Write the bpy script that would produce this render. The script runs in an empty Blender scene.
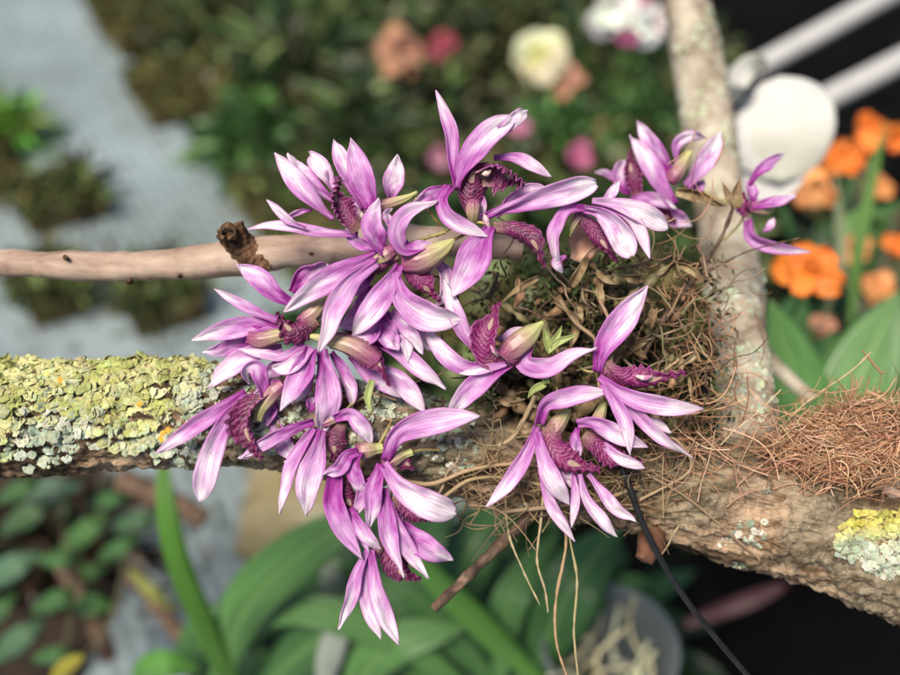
import bpy, math, random
from mathutils import Vector, noise, Matrix
R=math.radians; PI=math.pi
rnd=random.Random(7)
sc=bpy.context.scene
# ---------------------------------------------------------------- camera, light, exposure
CAM=Vector((0,0,0.62)); PITCH=R(40); LENS=35.0; D0=0.25
cd=bpy.data.cameras.new('camera'); cam=bpy.data.objects.new('camera',cd); sc.collection.objects.link(cam)
cam.location=CAM; cam.rotation_euler=(R(90)-PITCH,0,0)
cd.lens=LENS; cd.sensor_width=36; cd.clip_start=0.01; cd.clip_end=200
cd.dof.use_dof=True; cd.dof.focus_distance=D0-0.002; cd.dof.aperture_fstop=5.0
sc.camera=cam
w=bpy.data.worlds.new('World'); sc.world=w; w.use_nodes=True
nt=w.node_tree; bg=nt.nodes['Background']; sky=nt.nodes.new('ShaderNodeTexSky')
sky.sky_type='NISHITA'; sky.sun_disc=False; sky.sun_elevation=R(60); sky.sun_rotation=R(215)
nt.links.new(sky.outputs[0],bg.inputs[0]); bg.inputs[1].default_value=0.055
sd=bpy.data.lights.new('sun','SUN'); sd.energy=3.9; sd.angle=R(22); sd.color=(1,.90,.76)
so=bpy.data.objects.new('sun',sd); sc.collection.objects.link(so)
_el,_az=R(60),R(215)   # direction towards the sun
sdir=Vector((math.sin(_az)*math.cos(_el),math.cos(_az)*math.cos(_el),math.sin(_el)))
so.rotation_euler=sdir.to_track_quat('Z','Y').to_euler()
sc.view_settings.view_transform='Standard'; sc.view_settings.look='None'
sc.view_settings.exposure=0.78; sc.view_settings.gamma=1.0
# ---------------------------------------------------------------- placing helpers
FW=Vector((0,math.cos(PITCH),-math.sin(PITCH))); UP=Vector((0,math.sin(PITCH),math.cos(PITCH))); RT=Vector((1,0,0))
K=18.0/LENS/450.0
S=D0*K
def P(x,y,D): return CAM+FW*D+RT*((x-450)*K*D)+UP*(-(y-337.5)*K*D)
def q(x,y,d=0): return P(x,y,D0-d*S)
def G(x,y,z=0.0):
    r=FW+RT*((x-450)*K)+UP*(-(y-337.5)*K)
    return CAM+r*((z-CAM.z)/r.z)
def lin(c): return tuple(((v/255)/12.92 if v/255<=.04045 else ((v/255+.055)/1.055)**2.4) for v in c)
def lerp(a,b,t): return a+(b-a)*t
def sm(t): t=max(0,min(1,t)); return t*t*(3-2*t)
# ---------------------------------------------------------------- materials
def newmat(name):
    m=bpy.data.materials.new(name); m.use_nodes=True
    return m,m.node_tree,m.node_tree.nodes['Principled BSDF']
def N(nt,t,**k):
    n=nt.nodes.new(t)
    for a,b in k.items(): setattr(n,a,b)
    return n
def ramp(nt,fac,stops):
    n=nt.nodes.new('ShaderNodeValToRGB'); e=n.color_ramp.elements
    while len(e)<len(stops): e.new(.5)
    for i,(p,c) in enumerate(stops):
        e[i].position=p; e[i].color=(c[0],c[1],c[2],1) if len(c)>=3 else (c[0],)*3+(1,)
    nt.links.new(fac,n.inputs[0]); return n.outputs[0]
def mth(nt,op,a,b=None,c=None):
    n=nt.nodes.new('ShaderNodeMath'); n.operation=op
    for i,v in enumerate((a,b,c)):
        if v is None: continue
        if isinstance(v,(int,float)): n.inputs[i].default_value=v
        else: nt.links.new(v,n.inputs[i])
    return n.outputs[0]
def mixc(nt,f,a,b,mode='MIX'):
    n=nt.nodes.new('ShaderNodeMix'); n.data_type='RGBA'; n.blend_type=mode
    for i,v in ((0,f),(6,a),(7,b)):
        if isinstance(v,(int,float)): n.inputs[i].default_value=v
        elif isinstance(v,tuple): n.inputs[i].default_value=(v[0],v[1],v[2],1)
        else: nt.links.new(v,n.inputs[i])
    return n.outputs[2]
def noisetex(nt,vec,scale,detail=4,rough=.6,dist=0):
    n=nt.nodes.new('ShaderNodeTexNoise'); n.inputs['Scale'].default_value=scale; n.inputs['Detail'].default_value=detail
    n.inputs['Roughness'].default_value=rough; n.inputs['Distortion'].default_value=dist
    if vec is not None: nt.links.new(vec,n.inputs['Vector'])
    return n.outputs[0]
def bump(nt,h,strength,dist,b):
    n=nt.nodes.new('ShaderNodeBump'); n.inputs['Strength'].default_value=strength; n.inputs['Distance'].default_value=dist
    nt.links.new(h,n.inputs['Height']); nt.links.new(n.outputs[0],b.inputs['Normal'])
def translucent(m,nt,b,col,fac):
    t=nt.nodes.new('ShaderNodeBsdfTranslucent'); mx=nt.nodes.new('ShaderNodeMixShader'); mx.inputs[0].default_value=fac
    if isinstance(col,tuple): t.inputs[0].default_value=(*col,1)
    else: nt.links.new(col,t.inputs[0])
    nt.links.new(b.outputs[0],mx.inputs[1]); nt.links.new(t.outputs[0],mx.inputs[2])
    nt.links.new(mx.outputs[0],nt.nodes['Material Output'].inputs[0])
def uvs(nt):
    uv=N(nt,'ShaderNodeTexCoord'); s=N(nt,'ShaderNodeSeparateXYZ'); nt.links.new(uv.outputs['UV'],s.inputs[0]); return s.outputs[0],s.outputs[1]
def comb(nt,x,y,z):
    n=N(nt,'ShaderNodeCombineXYZ')
    for i,v in enumerate((x,y,z)):
        if isinstance(v,(int,float)): n.inputs[i].default_value=v
        else: nt.links.new(v,n.inputs[i])
    return n.outputs[0]
def petal_mat():
    m,nt,b=newmat('orchid_petal')
    u,v=uvs(nt); oi=N(nt,'ShaderNodeObjectInfo'); s=N(nt,'ShaderNodeSeparateColor'); nt.links.new(oi.outputs['Color'],s.inputs[0])
    tone=s.outputs[0]; rr=mth(nt,'MULTIPLY',s.outputs[1],37.0)
    big=noisetex(nt,comb(nt,mth(nt,'MULTIPLY',u,2.0),mth(nt,'MULTIPLY',v,1.6),rr),1.5,2)
    uu=mth(nt,'ADD',mth(nt,'ADD',u,mth(nt,'MULTIPLY',mth(nt,'SUBTRACT',tone,.40),.95)),mth(nt,'MULTIPLY',mth(nt,'SUBTRACT',big,.5),1.5))
    c=ramp(nt,uu,[(0,lin((156,52,148))),(.18,lin((188,102,186))),(.42,lin((210,152,212))),(.7,lin((228,192,230))),(.95,lin((246,238,246)))])
    vv=mth(nt,'MULTIPLY',mth(nt,'ABSOLUTE',mth(nt,'SUBTRACT',v,.5)),2)
    edge=mth(nt,'MULTIPLY',mth(nt,'POWER',vv,4.0),.5)
    c=mixc(nt,edge,c,lin((190,84,186)))
    bend=mth(nt,'MULTIPLY',mth(nt,'SUBTRACT',v,.5),mth(nt,'ADD',mth(nt,'MULTIPLY',u,-.35),1.1))
    vn=noisetex(nt,comb(nt,mth(nt,'MULTIPLY',u,1.1),mth(nt,'MULTIPLY',bend,13.0),rr),1.6,3,.55)
    vein=ramp(nt,vn,[(.40,(1,1,1)),(.52,(0,0,0))])
    fade=mth(nt,'MULTIPLY',mth(nt,'SUBTRACT',1.08,u),.52)
    wob=noisetex(nt,comb(nt,mth(nt,'MULTIPLY',u,1.6),mth(nt,'MULTIPLY',v,2.0),rr),2.0,3)
    ln=mth(nt,'SINE',mth(nt,'ADD',mth(nt,'MULTIPLY',bend,52.0),mth(nt,'MULTIPLY',wob,9.0)))
    ln=mth(nt,'POWER',mth(nt,'MAXIMUM',ln,0),2.5)
    gap=noisetex(nt,comb(nt,mth(nt,'MULTIPLY',u,5),mth(nt,'MULTIPLY',v,16),rr),1.3,3)
    gap=mth(nt,'MINIMUM',mth(nt,'MULTIPLY',mth(nt,'MAXIMUM',mth(nt,'SUBTRACT',gap,.33),0),4.5),1)
    sep=N(nt,'ShaderNodeSeparateColor'); nt.links.new(vein,sep.inputs[0])
    c=mixc(nt,mth(nt,'MULTIPLY',mth(nt,'MULTIPLY',sep.outputs[0],fade),.55),c,lin((160,50,158)))
    c=mixc(nt,mth(nt,'MULTIPLY',mth(nt,'MULTIPLY',ln,gap),mth(nt,'SUBTRACT',.80,mth(nt,'MULTIPLY',u,.55))),c,lin((164,54,158)))
    sp=noisetex(nt,comb(nt,mth(nt,'MULTIPLY',u,9),mth(nt,'MULTIPLY',v,5),rr),2.2,2)
    sp=mth(nt,'MINIMUM',mth(nt,'MULTIPLY',mth(nt,'MAXIMUM',mth(nt,'SUBTRACT',sp,.70),0),14),.55)
    c=mixc(nt,sp,c,lin((120,70,90)))
    nt.links.new(c,b.inputs['Base Color']); b.inputs['Roughness'].default_value=.5
    b.inputs['Specular IOR Level'].default_value=.22
    fine=noisetex(nt,comb(nt,mth(nt,'MULTIPLY',u,6.0),mth(nt,'MULTIPLY',v,18.0),rr),3.0,3)
    bump(nt,mth(nt,'ADD',fine,vn),.45,.0005,b)
    translucent(m,nt,b,c,.38); return m
def lip_mat():
    m,nt,b=newmat('orchid_lip')
    u,v=uvs(nt); oi=N(nt,'ShaderNodeObjectInfo'); s=N(nt,'ShaderNodeSeparateColor'); nt.links.new(oi.outputs['Color'],s.inputs[0])
    tone=s.outputs[0]; rr=mth(nt,'MULTIPLY',s.outputs[1],37.0)
    av=mth(nt,'ABSOLUTE',mth(nt,'SUBTRACT',v,.5))
    n0=noisetex(nt,comb(nt,mth(nt,'MULTIPLY',u,3),mth(nt,'MULTIPLY',v,3),rr),3.0,4)
    n1=noisetex(nt,comb(nt,mth(nt,'MULTIPLY',u,2),mth(nt,'MULTIPLY',v,2.2),rr),2.5,3)
    ph=mth(nt,'ADD',mth(nt,'ADD',mth(nt,'MULTIPLY',u,80.0),mth(nt,'MULTIPLY',av,-42.0)),mth(nt,'MULTIPLY',n0,11.0))
    st=mth(nt,'SINE',ph)
    st=mth(nt,'MULTIPLY',mth(nt,'MAXIMUM',mth(nt,'SUBTRACT',st,.52),0),1.5)
    k=ramp(nt,u,[(.0,(.9,.9,.9)),(.45,(.8,.8,.8)),(.7,(.12,.12,.12))])
    ks=N(nt,'ShaderNodeSeparateColor'); nt.links.new(k,ks.inputs[0])
    base=ramp(nt,n1,[(.35,lin((50,3,30))),(.52,lin((80,7,50))),(.75,lin((124,22,88)))])
    base=mixc(nt,mth(nt,'MULTIPLY',tone,.7),base,lin((160,40,126)))
    c=mixc(nt,mth(nt,'MULTIPLY',st,ks.outputs[0]),base,lin((196,116,170)))
    # greenish-brown claw at the base
    g=ramp(nt,u,[(0,(1,1,1)),(.22,(0,0,0))]); gs=N(nt,'ShaderNodeSeparateColor'); nt.links.new(g,gs.inputs[0])
    c=mixc(nt,mth(nt,'MULTIPLY',gs.outputs[0],.75),c,lin((140,120,90)))
    cu=mth(nt,'DIVIDE',mth(nt,'SUBTRACT',u,.66),.10); cv=mth(nt,'DIVIDE',av,.11)
    rad=mth(nt,'ADD',mth(nt,'ADD',mth(nt,'MULTIPLY',cu,cu),mth(nt,'MULTIPLY',cv,cv)),mth(nt,'MULTIPLY',mth(nt,'SUBTRACT',n0,.5),1.6))
    cal=mth(nt,'MINIMUM',mth(nt,'MAXIMUM',mth(nt,'MULTIPLY',mth(nt,'SUBTRACT',1.0,rad),2),0),.7)
    c=mixc(nt,cal,c,lin((186,164,140)))
    em=mth(nt,'MULTIPLY',mth(nt,'POWER',mth(nt,'MULTIPLY',av,2),9.0),.35); c=mixc(nt,em,c,lin((200,120,184)))
    nt.links.new(c,b.inputs['Base Color']); b.inputs['Roughness'].default_value=.45
    bump(nt,noisetex(nt,comb(nt,mth(nt,'MULTIPLY',u,8),mth(nt,'MULTIPLY',v,8),rr),3.0,3),.5,.0006,b)
    translucent(m,nt,b,c,.18); return m
def spur_mat():
    m,nt,b=newmat('orchid_spur')
    u,v=uvs(nt); n1=noisetex(nt,comb(nt,mth(nt,'MULTIPLY',u,1.5),mth(nt,'MULTIPLY',v,14),0.0),2.0,3)
    c=ramp(nt,u,[(0,lin((150,70,120))),(.4,lin((172,140,130))),(.75,lin((186,184,128))),(1,lin((196,200,130)))])
    vn=ramp(nt,n1,[(.48,(0,0,0)),(.62,(1,1,1))]); s=N(nt,'ShaderNodeSeparateColor'); nt.links.new(vn,s.inputs[0])
    c=mixc(nt,mth(nt,'MULTIPLY',s.outputs[0],mth(nt,'SUBTRACT',.8,mth(nt,'MULTIPLY',u,.6))),c,lin((112,36,80)))
    nt.links.new(c,b.inputs['Base Color']); b.inputs['Roughness'].default_value=.4
    bump(nt,n1,.3,.0004,b); translucent(m,nt,b,c,.15); return m
def vary_mat(name,stops,scale,rough=.6,bmp=.4,bd=.001,attr=False,trans=0,spec=.3,coordscale=None,bscale=None):
    m,nt,b=newmat(name); tc=N(nt,'ShaderNodeTexCoord'); vec=tc.outputs['Object']
    if coordscale:
        mp=N(nt,'ShaderNodeMapping'); mp.inputs['Scale'].default_value=coordscale; nt.links.new(vec,mp.inputs[0]); vec=mp.outputs[0]
    n1=noisetex(nt,vec,scale,6,.65,.3); c=ramp(nt,n1,stops)
    if attr:
        a=N(nt,'ShaderNodeAttribute'); a.attribute_name='tint'; c=mixc(nt,1.0,c,a.outputs['Color'],'MULTIPLY')
    nt.links.new(c,b.inputs['Base Color']); b.inputs['Roughness'].default_value=rough; b.inputs['Specular IOR Level'].default_value=spec
    if bmp: bump(nt,noisetex(nt,vec,bscale or scale*2.5,6,.7),bmp,bd,b)
    if trans: translucent(m,nt,b,c,trans)
    return m
def g(*c): return lin(c)
M={}
M['petal']=petal_mat(); M['lip']=lip_mat(); M['spur']=spur_mat()
M['column']=vary_mat('orchid_column',[(.35,g(190,120,170)),(.6,g(228,220,200))],400,.4,.2,.0003,trans=.2)
M['stalk']=vary_mat('flower_stalk',[(.3,g(110,84,60)),(.6,g(160,150,96)),(.8,g(140,80,100))],300,.5,.2,.0003)
def bark_mat():
    m,nt,b=newmat('rough_bark'); tc=N(nt,'ShaderNodeTexCoord'); v=tc.outputs['Object']
    mp=N(nt,'ShaderNodeMapping'); mp.inputs['Scale'].default_value=(.4,1,1); nt.links.new(v,mp.inputs[0]); w=mp.outputs[0]
    n1=noisetex(nt,w,38,8,.72,.6); n2=noisetex(nt,w,170,8,.7,.8); n3=noisetex(nt,v,24,4,.6)
    c=ramp(nt,n1,[(.3,g(30,24,18)),(.42,g(80,64,50)),(.49,g(128,106,84)),(.56,g(184,160,136)),(.62,g(120,88,62)),(.7,g(84,66,48)),(.8,g(50,40,30))])
    c2=ramp(nt,n2,[(.34,(.22,.2,.18)),(.48,(.85,.85,.85)),(.62,(1.15,1.12,1.05))]); c=mixc(nt,.9,c,c2,'MULTIPLY')
    k=ramp(nt,n3,[(.5,(0,0,0)),(.6,(1,1,1))]); s_=N(nt,'ShaderNodeSeparateColor'); nt.links.new(k,s_.inputs[0])
    c=mixc(nt,mth(nt,'MULTIPLY',s_.outputs[0],.45),c,ramp(nt,n2,[(.4,g(70,74,60)),(.6,g(150,152,132))]))
    nt.links.new(c,b.inputs['Base Color']); b.inputs['Roughness'].default_value=.9; b.inputs['Specular IOR Level'].default_value=.2
    bump(nt,mth(nt,'ADD',n2,mth(nt,'MULTIPLY',n1,1.5)),1,.0022,b); return m
M['bark']=bark_mat()
M['oldbark']=vary_mat('rough_bark',[(.28,g(34,25,17)),(.4,g(84,64,46)),(.5,g(128,98,72)),(.6,g(170,138,108)),(.7,g(92,78,58))],60,.85,1,.0014,bscale=260)
M['smoothbark']=vary_mat('smooth_bark',[(.3,g(84,68,58)),(.42,g(136,114,100)),(.55,g(168,146,132)),(.7,g(186,168,154))],90,.7,.8,.0005,coordscale=(.25,1,1),bscale=300)
M['knot']=vary_mat('bark_knot',[(.36,g(30,20,14)),(.5,g(84,60,42)),(.68,g(134,102,76))],160,.85,1,.0012)
M['postbark']=vary_mat('pale_bark',[(.3,g(66,56,46)),(.42,g(122,110,94)),(.54,g(160,150,134)),(.66,g(176,168,152)),(.76,g(100,104,80))],55,.8,.8,.001,bscale=200)
M['lichen']=vary_mat('lichen',[(.3,(.75,.75,.75)),(.7,(1,1,1))],300,.85,.8,.0006,attr=True,spec=.15)
M['fibre']=vary_mat('fibre',[(.3,(.75,.75,.75)),(.7,(1,1,1))],120,.6,0,attr=True,trans=.12)
M['moss']=vary_mat('moss',[(.3,(.7,.7,.7)),(.7,(1,1,1))],150,.8,.4,.001,attr=True,trans=.15,spec=.15)
M['leaf']=vary_mat('leaf',[(.3,(.8,.8,.8)),(.7,(1,1,1))],25,.4,.3,.002,attr=True,trans=.25,spec=.4)
def strap_mat():
    m,nt,b=newmat('strap_leaf'); u,v=uvs(nt); a=N(nt,'ShaderNodeAttribute'); a.attribute_name='tint'
    n1=noisetex(nt,comb(nt,mth(nt,'MULTIPLY',u,3),mth(nt,'MULTIPLY',v,14),0.0),1.5,4); c=mixc(nt,1.0,a.outputs['Color'],ramp(nt,n1,[(.3,(.6,.62,.6)),(.5,(1,1,1)),(.72,(1.35,1.3,1.2))]),'MULTIPLY')
    mr=mth(nt,'ABSOLUTE',mth(nt,'SUBTRACT',v,.5)); mr=mth(nt,'MAXIMUM',mth(nt,'SUBTRACT',1,mth(nt,'MULTIPLY',mr,14)),0)
    c=mixc(nt,mth(nt,'MULTIPLY',mr,.5),c,(.2,.34,.10)); nt.links.new(c,b.inputs['Base Color']); b.inputs['Roughness'].default_value=.33
    bump(nt,mth(nt,'ADD',mth(nt,'SINE',mth(nt,'MULTIPLY',v,90.0)),mth(nt,'MULTIPLY',mr,-4)),.5,.0006,b); translucent(m,nt,b,c,.25); return m
M['strap']=strap_mat()
M['bloom']=vary_mat('bloom_petal',[(.3,(.85,.85,.85)),(.7,(1,1,1))],60,.5,.3,.001,attr=True,trans=.3)
M['twig']=vary_mat('dark_twig',[(.3,g(44,34,28)),(.5,g(84,66,54)),(.7,g(130,108,90))],200,.75,.8,.0006)
M['wire']=vary_mat('black_wire',[(.3,g(16,16,18)),(.7,g(34,34,38))],300,.4,.2,.0002)
M['rail']=vary_mat('white_rail',[(.3,g(150,150,152)),(.7,g(184,184,184))],9,.5,.1,.001)
M['pot']=vary_mat('milky_plastic',[(.3,g(150,160,162)),(.7,g(176,184,186))],30,.25,0,trans=.5)
M['pot'].node_tree.nodes['Principled BSDF'].inputs['Transmission Weight'].default_value=.6
M['slab']=vary_mat('mossy_board',[(.3,g(52,46,28)),(.5,g(84,80,44)),(.62,g(92,72,50)),(.75,g(112,120,60))],28,.9,1,.004)
M['dead']=vary_mat('dead_leaf',[(.3,g(70,54,38)),(.5,g(128,106,78)),(.7,g(184,168,132))],120,.8,.6,.001,trans=.15)
M['bulb']=vary_mat('pseudobulb',[(.3,g(66,62,40)),(.5,g(104,98,66)),(.7,g(146,136,104))],140,.55,.6,.0008)
def mat_mat():   # ribbed grey bench matting
    m,nt,b=newmat('ribbed_mat'); tc=N(nt,'ShaderNodeTexCoord'); mp=N(nt,'ShaderNodeMapping'); mp.inputs['Rotation'].default_value=(0,0,MATROT)
    nt.links.new(tc.outputs['Object'],mp.inputs[0]); s=N(nt,'ShaderNodeSeparateXYZ'); nt.links.new(mp.outputs[0],s.inputs[0])
    rib=mth(nt,'SINE',mth(nt,'MULTIPLY',s.outputs[1],2*PI/.015))
    n1=noisetex(nt,tc.outputs['Object'],3.5,5,.6)
    c=ramp(nt,n1,[(.3,g(108,118,118)),(.5,g(128,142,146)),(.66,g(144,158,164)),(.78,g(124,110,74))])
    rb=ramp(nt,rib,[(0,(.76,.76,.76)),(.6,(1,1,1))]); c=mixc(nt,1.0,c,rb,'MULTIPLY')
    nt.links.new(c,b.inputs['Base Color']); b.inputs['Roughness'].default_value=.5
    bump(nt,rib,.3,.001,b); return m
def ground_mat():
    m,nt,b=newmat('dark_weed_cloth'); tc=N(nt,'ShaderNodeTexCoord')
    n1=noisetex(nt,tc.outputs['Object'],6,6,.7)
    c=ramp(nt,n1,[(.3,g(5,5,5)),(.55,g(10,10,11)),(.75,g(22,21,18))])
    nt.links.new(c,b.inputs['Base Color']); b.inputs['Roughness'].default_value=.9; b.inputs['Specular IOR Level'].default_value=.04
    w1=N(nt,'ShaderNodeTexChecker'); w1.inputs['Scale'].default_value=300; nt.links.new(tc.outputs['Object'],w1.inputs[0])
    bump(nt,mth(nt,'ADD',w1.outputs['Fac'],n1),.3,.001,b); return m
# ---------------------------------------------------------------- mesh helpers
class MB:
    def __init__(s): s.v=[]; s.f=[]; s.uv=[]; s.c=[]
    def grid(s,rows,uv,col=None,closed=False):
        o=len(s.v); n=len(rows[0])
        for i,r in enumerate(rows):
            for j,p in enumerate(r):
                s.v.append(p); s.uv.append(uv(i,j)); s.c.append(col or (1,1,1))
        for i in range(len(rows)-1):
            for j in range(n if closed else n-1):
                k=(j+1)%n; s.f.append((o+i*n+j,o+i*n+k,o+(i+1)*n+k,o+(i+1)*n+j))
    def fan(s,ring,c,col=None):
        o=len(s.v); s.v.append(c); s.uv.append((0,0)); s.c.append(col or (1,1,1))
        for p in ring: s.v.append(p); s.uv.append((0,0)); s.c.append(col or (1,1,1))
        n=len(ring)
        for j in range(n): s.f.append((o,o+1+j,o+1+(j+1)%n))
    def build(s,name,mat,parent=None,thick=0,smooth=True,color=None,off=0):
        loc=parent.location if parent else Vector((0,0,0))
        if parent is not None and parent.parent is not None: loc=parent.location+parent.parent.location
        org=Vector((0,0,0))
        if parent is None:
            for p in s.v: org+=p
            org/=max(1,len(s.v)); loc=org
        me=bpy.data.meshes.new(name); me.from_pydata([p-loc for p in s.v],[],s.f)
        ul=me.uv_layers.new(name='UVMap')
        li=[0]*len(me.loops); me.loops.foreach_get('vertex_index',li)
        fl=[]
        for k in li: fl+=s.uv[k]
        ul.data.foreach_set('uv',fl)
        if any(c!=(1,1,1) for c in s.c):
            a=me.color_attributes.new('tint','FLOAT_COLOR','POINT'); fl=[]
            for c in s.c: fl+=[c[0],c[1],c[2],1]
            a.data.foreach_set('color',fl)
        if smooth: me.polygons.foreach_set('use_smooth',[True]*len(me.polygons))
        me.materials.append(mat); me.update()
        o=bpy.data.objects.new(name,me); sc.collection.objects.link(o)
        if parent is not None: o.parent=parent
        else: o.location=org
        if color: o.color=color
        if thick:
            md=o.modifiers.new('thickness','SOLIDIFY'); md.thickness=thick; md.offset=off
        return o
def tag(o,label=None,cat=None,group=None,kind=None):
    for k,v in (('label',label),('category',cat),('group',group),('kind',kind)):
        if v: o[k]=v
    return o
def thing(name,loc,label,cat,group=None):
    o=bpy.data.objects.new(name,None); o.empty_display_size=.01; o.location=loc; sc.collection.objects.link(o)
    return tag(o,label,cat,group)
def spline(pts,n):
    pts=[Vector(p) for p in pts]
    if len(pts)==2: return [pts[0].lerp(pts[1],i/(n-1)) for i in range(n)]
    ext=[pts[0]*2-pts[1]]+pts+[pts[-1]*2-pts[-2]]
    dense=[]
    for i in range(1,len(ext)-2):
        a,b,c,d=ext[i-1:i+3]
        for k in range(12):
            t=k/12
            dense.append(.5*((2*b)+(c-a)*t+(2*a-5*b+4*c-d)*t*t+(3*b-a-3*c+d)*t**3))
    dense.append(pts[-1])
    L=[0]
    for i in range(1,len(dense)): L.append(L[-1]+(dense[i]-dense[i-1]).length)
    out=[];j=0
    for i in range(n):
        s=L[-1]*i/(n-1)
        while j<len(L)-2 and L[j+1]<s: j+=1
        t=(s-L[j])/max(1e-9,L[j+1]-L[j]); out.append(dense[j].lerp(dense[j+1],min(1,t)))
    return out
def tangents(c):
    n=len(c); return [((c[min(n-1,i+1)]-c[max(0,i-1)]).normalized()) for i in range(n)]
def tube(mb,pts,rad,n=16,sides=8,col=None,disp=None,cap=True):
    """rad: number or list (interpolated); disp(pos,normal,t,theta)->offset"""
    c=spline(pts,n); T=tangents(c)
    up=Vector((0,0,1)) if abs(T[0].z)<.9 else Vector((1,0,0))
    A=T[0].cross(up).normalized(); rows=[]
    if not isinstance(rad,(list,tuple)): rad=[rad,rad]
    for i in range(n):
        A=(A-T[i]*A.dot(T[i])).normalized(); B=T[i].cross(A)
        t=i/(n-1); x=t*(len(rad)-1); k=min(int(x),len(rad)-2); r=lerp(rad[k],rad[k+1],x-k)
        row=[]
        for j in range(sides):
            th=2*PI*j/sides; nn=A*math.cos(th)+B*math.sin(th); p=c[i]+nn*r
            if disp: p=p+nn*disp(p,nn,t,th)
            row.append(p)
        rows.append(row)
    mb.grid(rows,lambda i,j:(i/(n-1),j/sides),col,True)
    if cap:
        mb.fan(rows[0][::-1],c[0]-T[0]*rad[0]*.25,col); mb.fan(rows[-1],c[-1]+T[-1]*rad[-1]*.25,col)
    return rows
def sheet(mb,c,width,roll=(0,0),cup=.2,base=.35,peak=.55,tipp=2.0,ruffle=0,rfreq=9,n=26,m=11,col=None,curl=0,notch=0,rnd_=0,hook=0,crimp=0,ridge=0,arc=0,seed=0,wave=.05,fold=0,blunt=0):
    """a petal or leaf blade along the world points c; width in metres; faces the place it was seen from, rolled about its own line"""
    c=spline(c,n)
    if hook: c=[p+(CAM-p).normalized()*(hook*width*sm((i/(n-1)-.72)/.28)) for i,p in enumerate(c)]
    T=tangents(c); rows=[]; L=sum((c[i+1]-c[i]).length for i in range(n-1))
    for i in range(n):
        t=i/(n-1)
        if t<peak: pr=lerp(base,1,sm(t/peak))
        else: pr=1-(1-blunt)*((t-peak)/(1-peak))**tipp
        if rnd_: pr=math.sqrt(max(0,1-abs(2*t-1)**2.3))
        pr=max(pr,.03)
        view=(CAM-c[i]).normalized(); sd=T[i].cross(view)
        if sd.length<.15:
            sd=prev if i else T[i].cross(UP)
        sd.normalize()
        if i and sd.dot(prev)<0: sd=-sd
        if i: sd=(sd*.6+prev*.4); sd=(sd-T[i]*sd.dot(T[i])).normalized()
        prev=sd.copy()
        ro=lerp(roll[0],roll[1],sm(t)); s2=(Matrix.Rotation(R(ro),3,T[i])@sd); nn=s2.cross(T[i]).normalized()
        if nn.dot(view)<0: nn=-nn
        row=[]
        for j in range(m):
            v=j/(m-1)*2-1
            ww=width*.5*pr*(1+.07*noise.noise(Vector((t*4,seed*3.1,7 if v>0 else 3))))
            off=cup*width*.5*pr*v*v - fold*width*.5*pr*(abs(v)) 
            off+=wave*width*noise.noise(Vector((t*3.5,v*1.2,seed*5.7)))*1.2
            off-=.012*width*pr*math.exp(-(v/.12)**2)+.006*width*math.sin(v*26+2*noise.noise(Vector((t*3,seed,0))))
            ed=abs(v)**2*sm((t-.12)/.3)
            if ruffle:
                off+=ruffle*width*ed*(.6+.45*sm((t-.5)/.25))*(1+.7*noise.noise(Vector((t*6,seed,3))))*math.sin(t*rfreq*2*PI+(1.3 if v>0 else 0)+2*noise.noise(Vector((t*5,seed,v))))
                ww*=1+ruffle*.9*ed*math.sin(t*rfreq*2*PI*1.31+seed+(2 if v>0 else 0))
            y=ww*v*(1-.25*cup*v*v*0.5)
            if arc:
                A=R(arc)*(1-.75*sm((t-.52)/.3)); y=ww*math.sin(v*A); off+=math.copysign(1,cup)*ww*(1-math.cos(v*A))
            if crimp:
                off+=crimp*width*noise.noise(Vector((t*11,v*4,seed*2.3)))*1.6; off+=.09*width*ed*noise.noise(Vector((t*7,(5 if v>0 else 9),seed)))
                ww*=1+.12*ed*noise.noise(Vector((t*9,(15 if v>0 else 19),seed)))
            if ridge: off+=ridge*width*math.sin(t*95-abs(v)*24+5*noise.noise(Vector((t*5,v*3,seed))))*(1-sm((t-.55)/.3))*(1-abs(v)*.4)
            sh=0
            if notch and t>.9: sh=-notch*width*(1-abs(v))*(t-.9)*10*.3
            p=c[i]+s2*y+nn*off+T[i]*sh
            row.append(p)
        rows.append(row)
    mb.grid(rows,lambda i,j:(i/(n-1),j/(m-1)),col)
def dq(ds,t):
    a,b,c=ds; return a*(1-t)*(1-2*t)+4*b*t*(1-t)+c*t*(2*t-1)
def pix(pts,ds):
    L=[0]
    for i in range(1,len(pts)): L.append(L[-1]+math.hypot(pts[i][0]-pts[i-1][0],pts[i][1]-pts[i-1][1]))
    return [q(x,y,dq(ds,L[i]/L[-1])) for i,(x,y) in enumerate(pts)]
#PART2
# ---------------------------------------------------------------- the setting
ea,eb=G(85,0),G(250,220); ED=(eb-ea).normalized(); EN=Vector((ED.y,-ED.x,0));
if EN.x<0: EN=-EN
MATROT=-math.atan2(ED.y,ED.x)
M['mat']=mat_mat(); M['ground']=ground_mat()
def flat(name,pts,mat,thick=0):
    mb=MB(); mb.v=[Vector(p) for p in pts]; mb.uv=[(0,0)]*len(pts); mb.c=[(1,1,1)]*len(pts); mb.f=[tuple(range(len(pts)))]
    return mb.build(name,mat,smooth=False,thick=thick)
tag(flat('ground',[(-30,-30,0),(30,-30,0),(30,30,0),(-30,30,0)],M['ground']),kind='structure')
a=ea-ED*2.2; b=eb+ED*1.6
tag(flat('path',[p+Vector((0,0,.005)) for p in (a,b,b-EN*1.6,a-EN*1.6)],M['mat']),kind='structure')
tag(flat('path_border',[G(262,420)+Vector((0,0,.009)),G(352,420)+Vector((0,0,.009)),G(350,620)+Vector((0,0,.009)),G(236,560)+Vector((0,0,.009))],vary_mat('ochre_paving',[(.3,g(96,90,66)),(.5,g(126,116,86)),(.7,g(140,140,122))],9,.7,.4,.003)),kind='structure')
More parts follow.
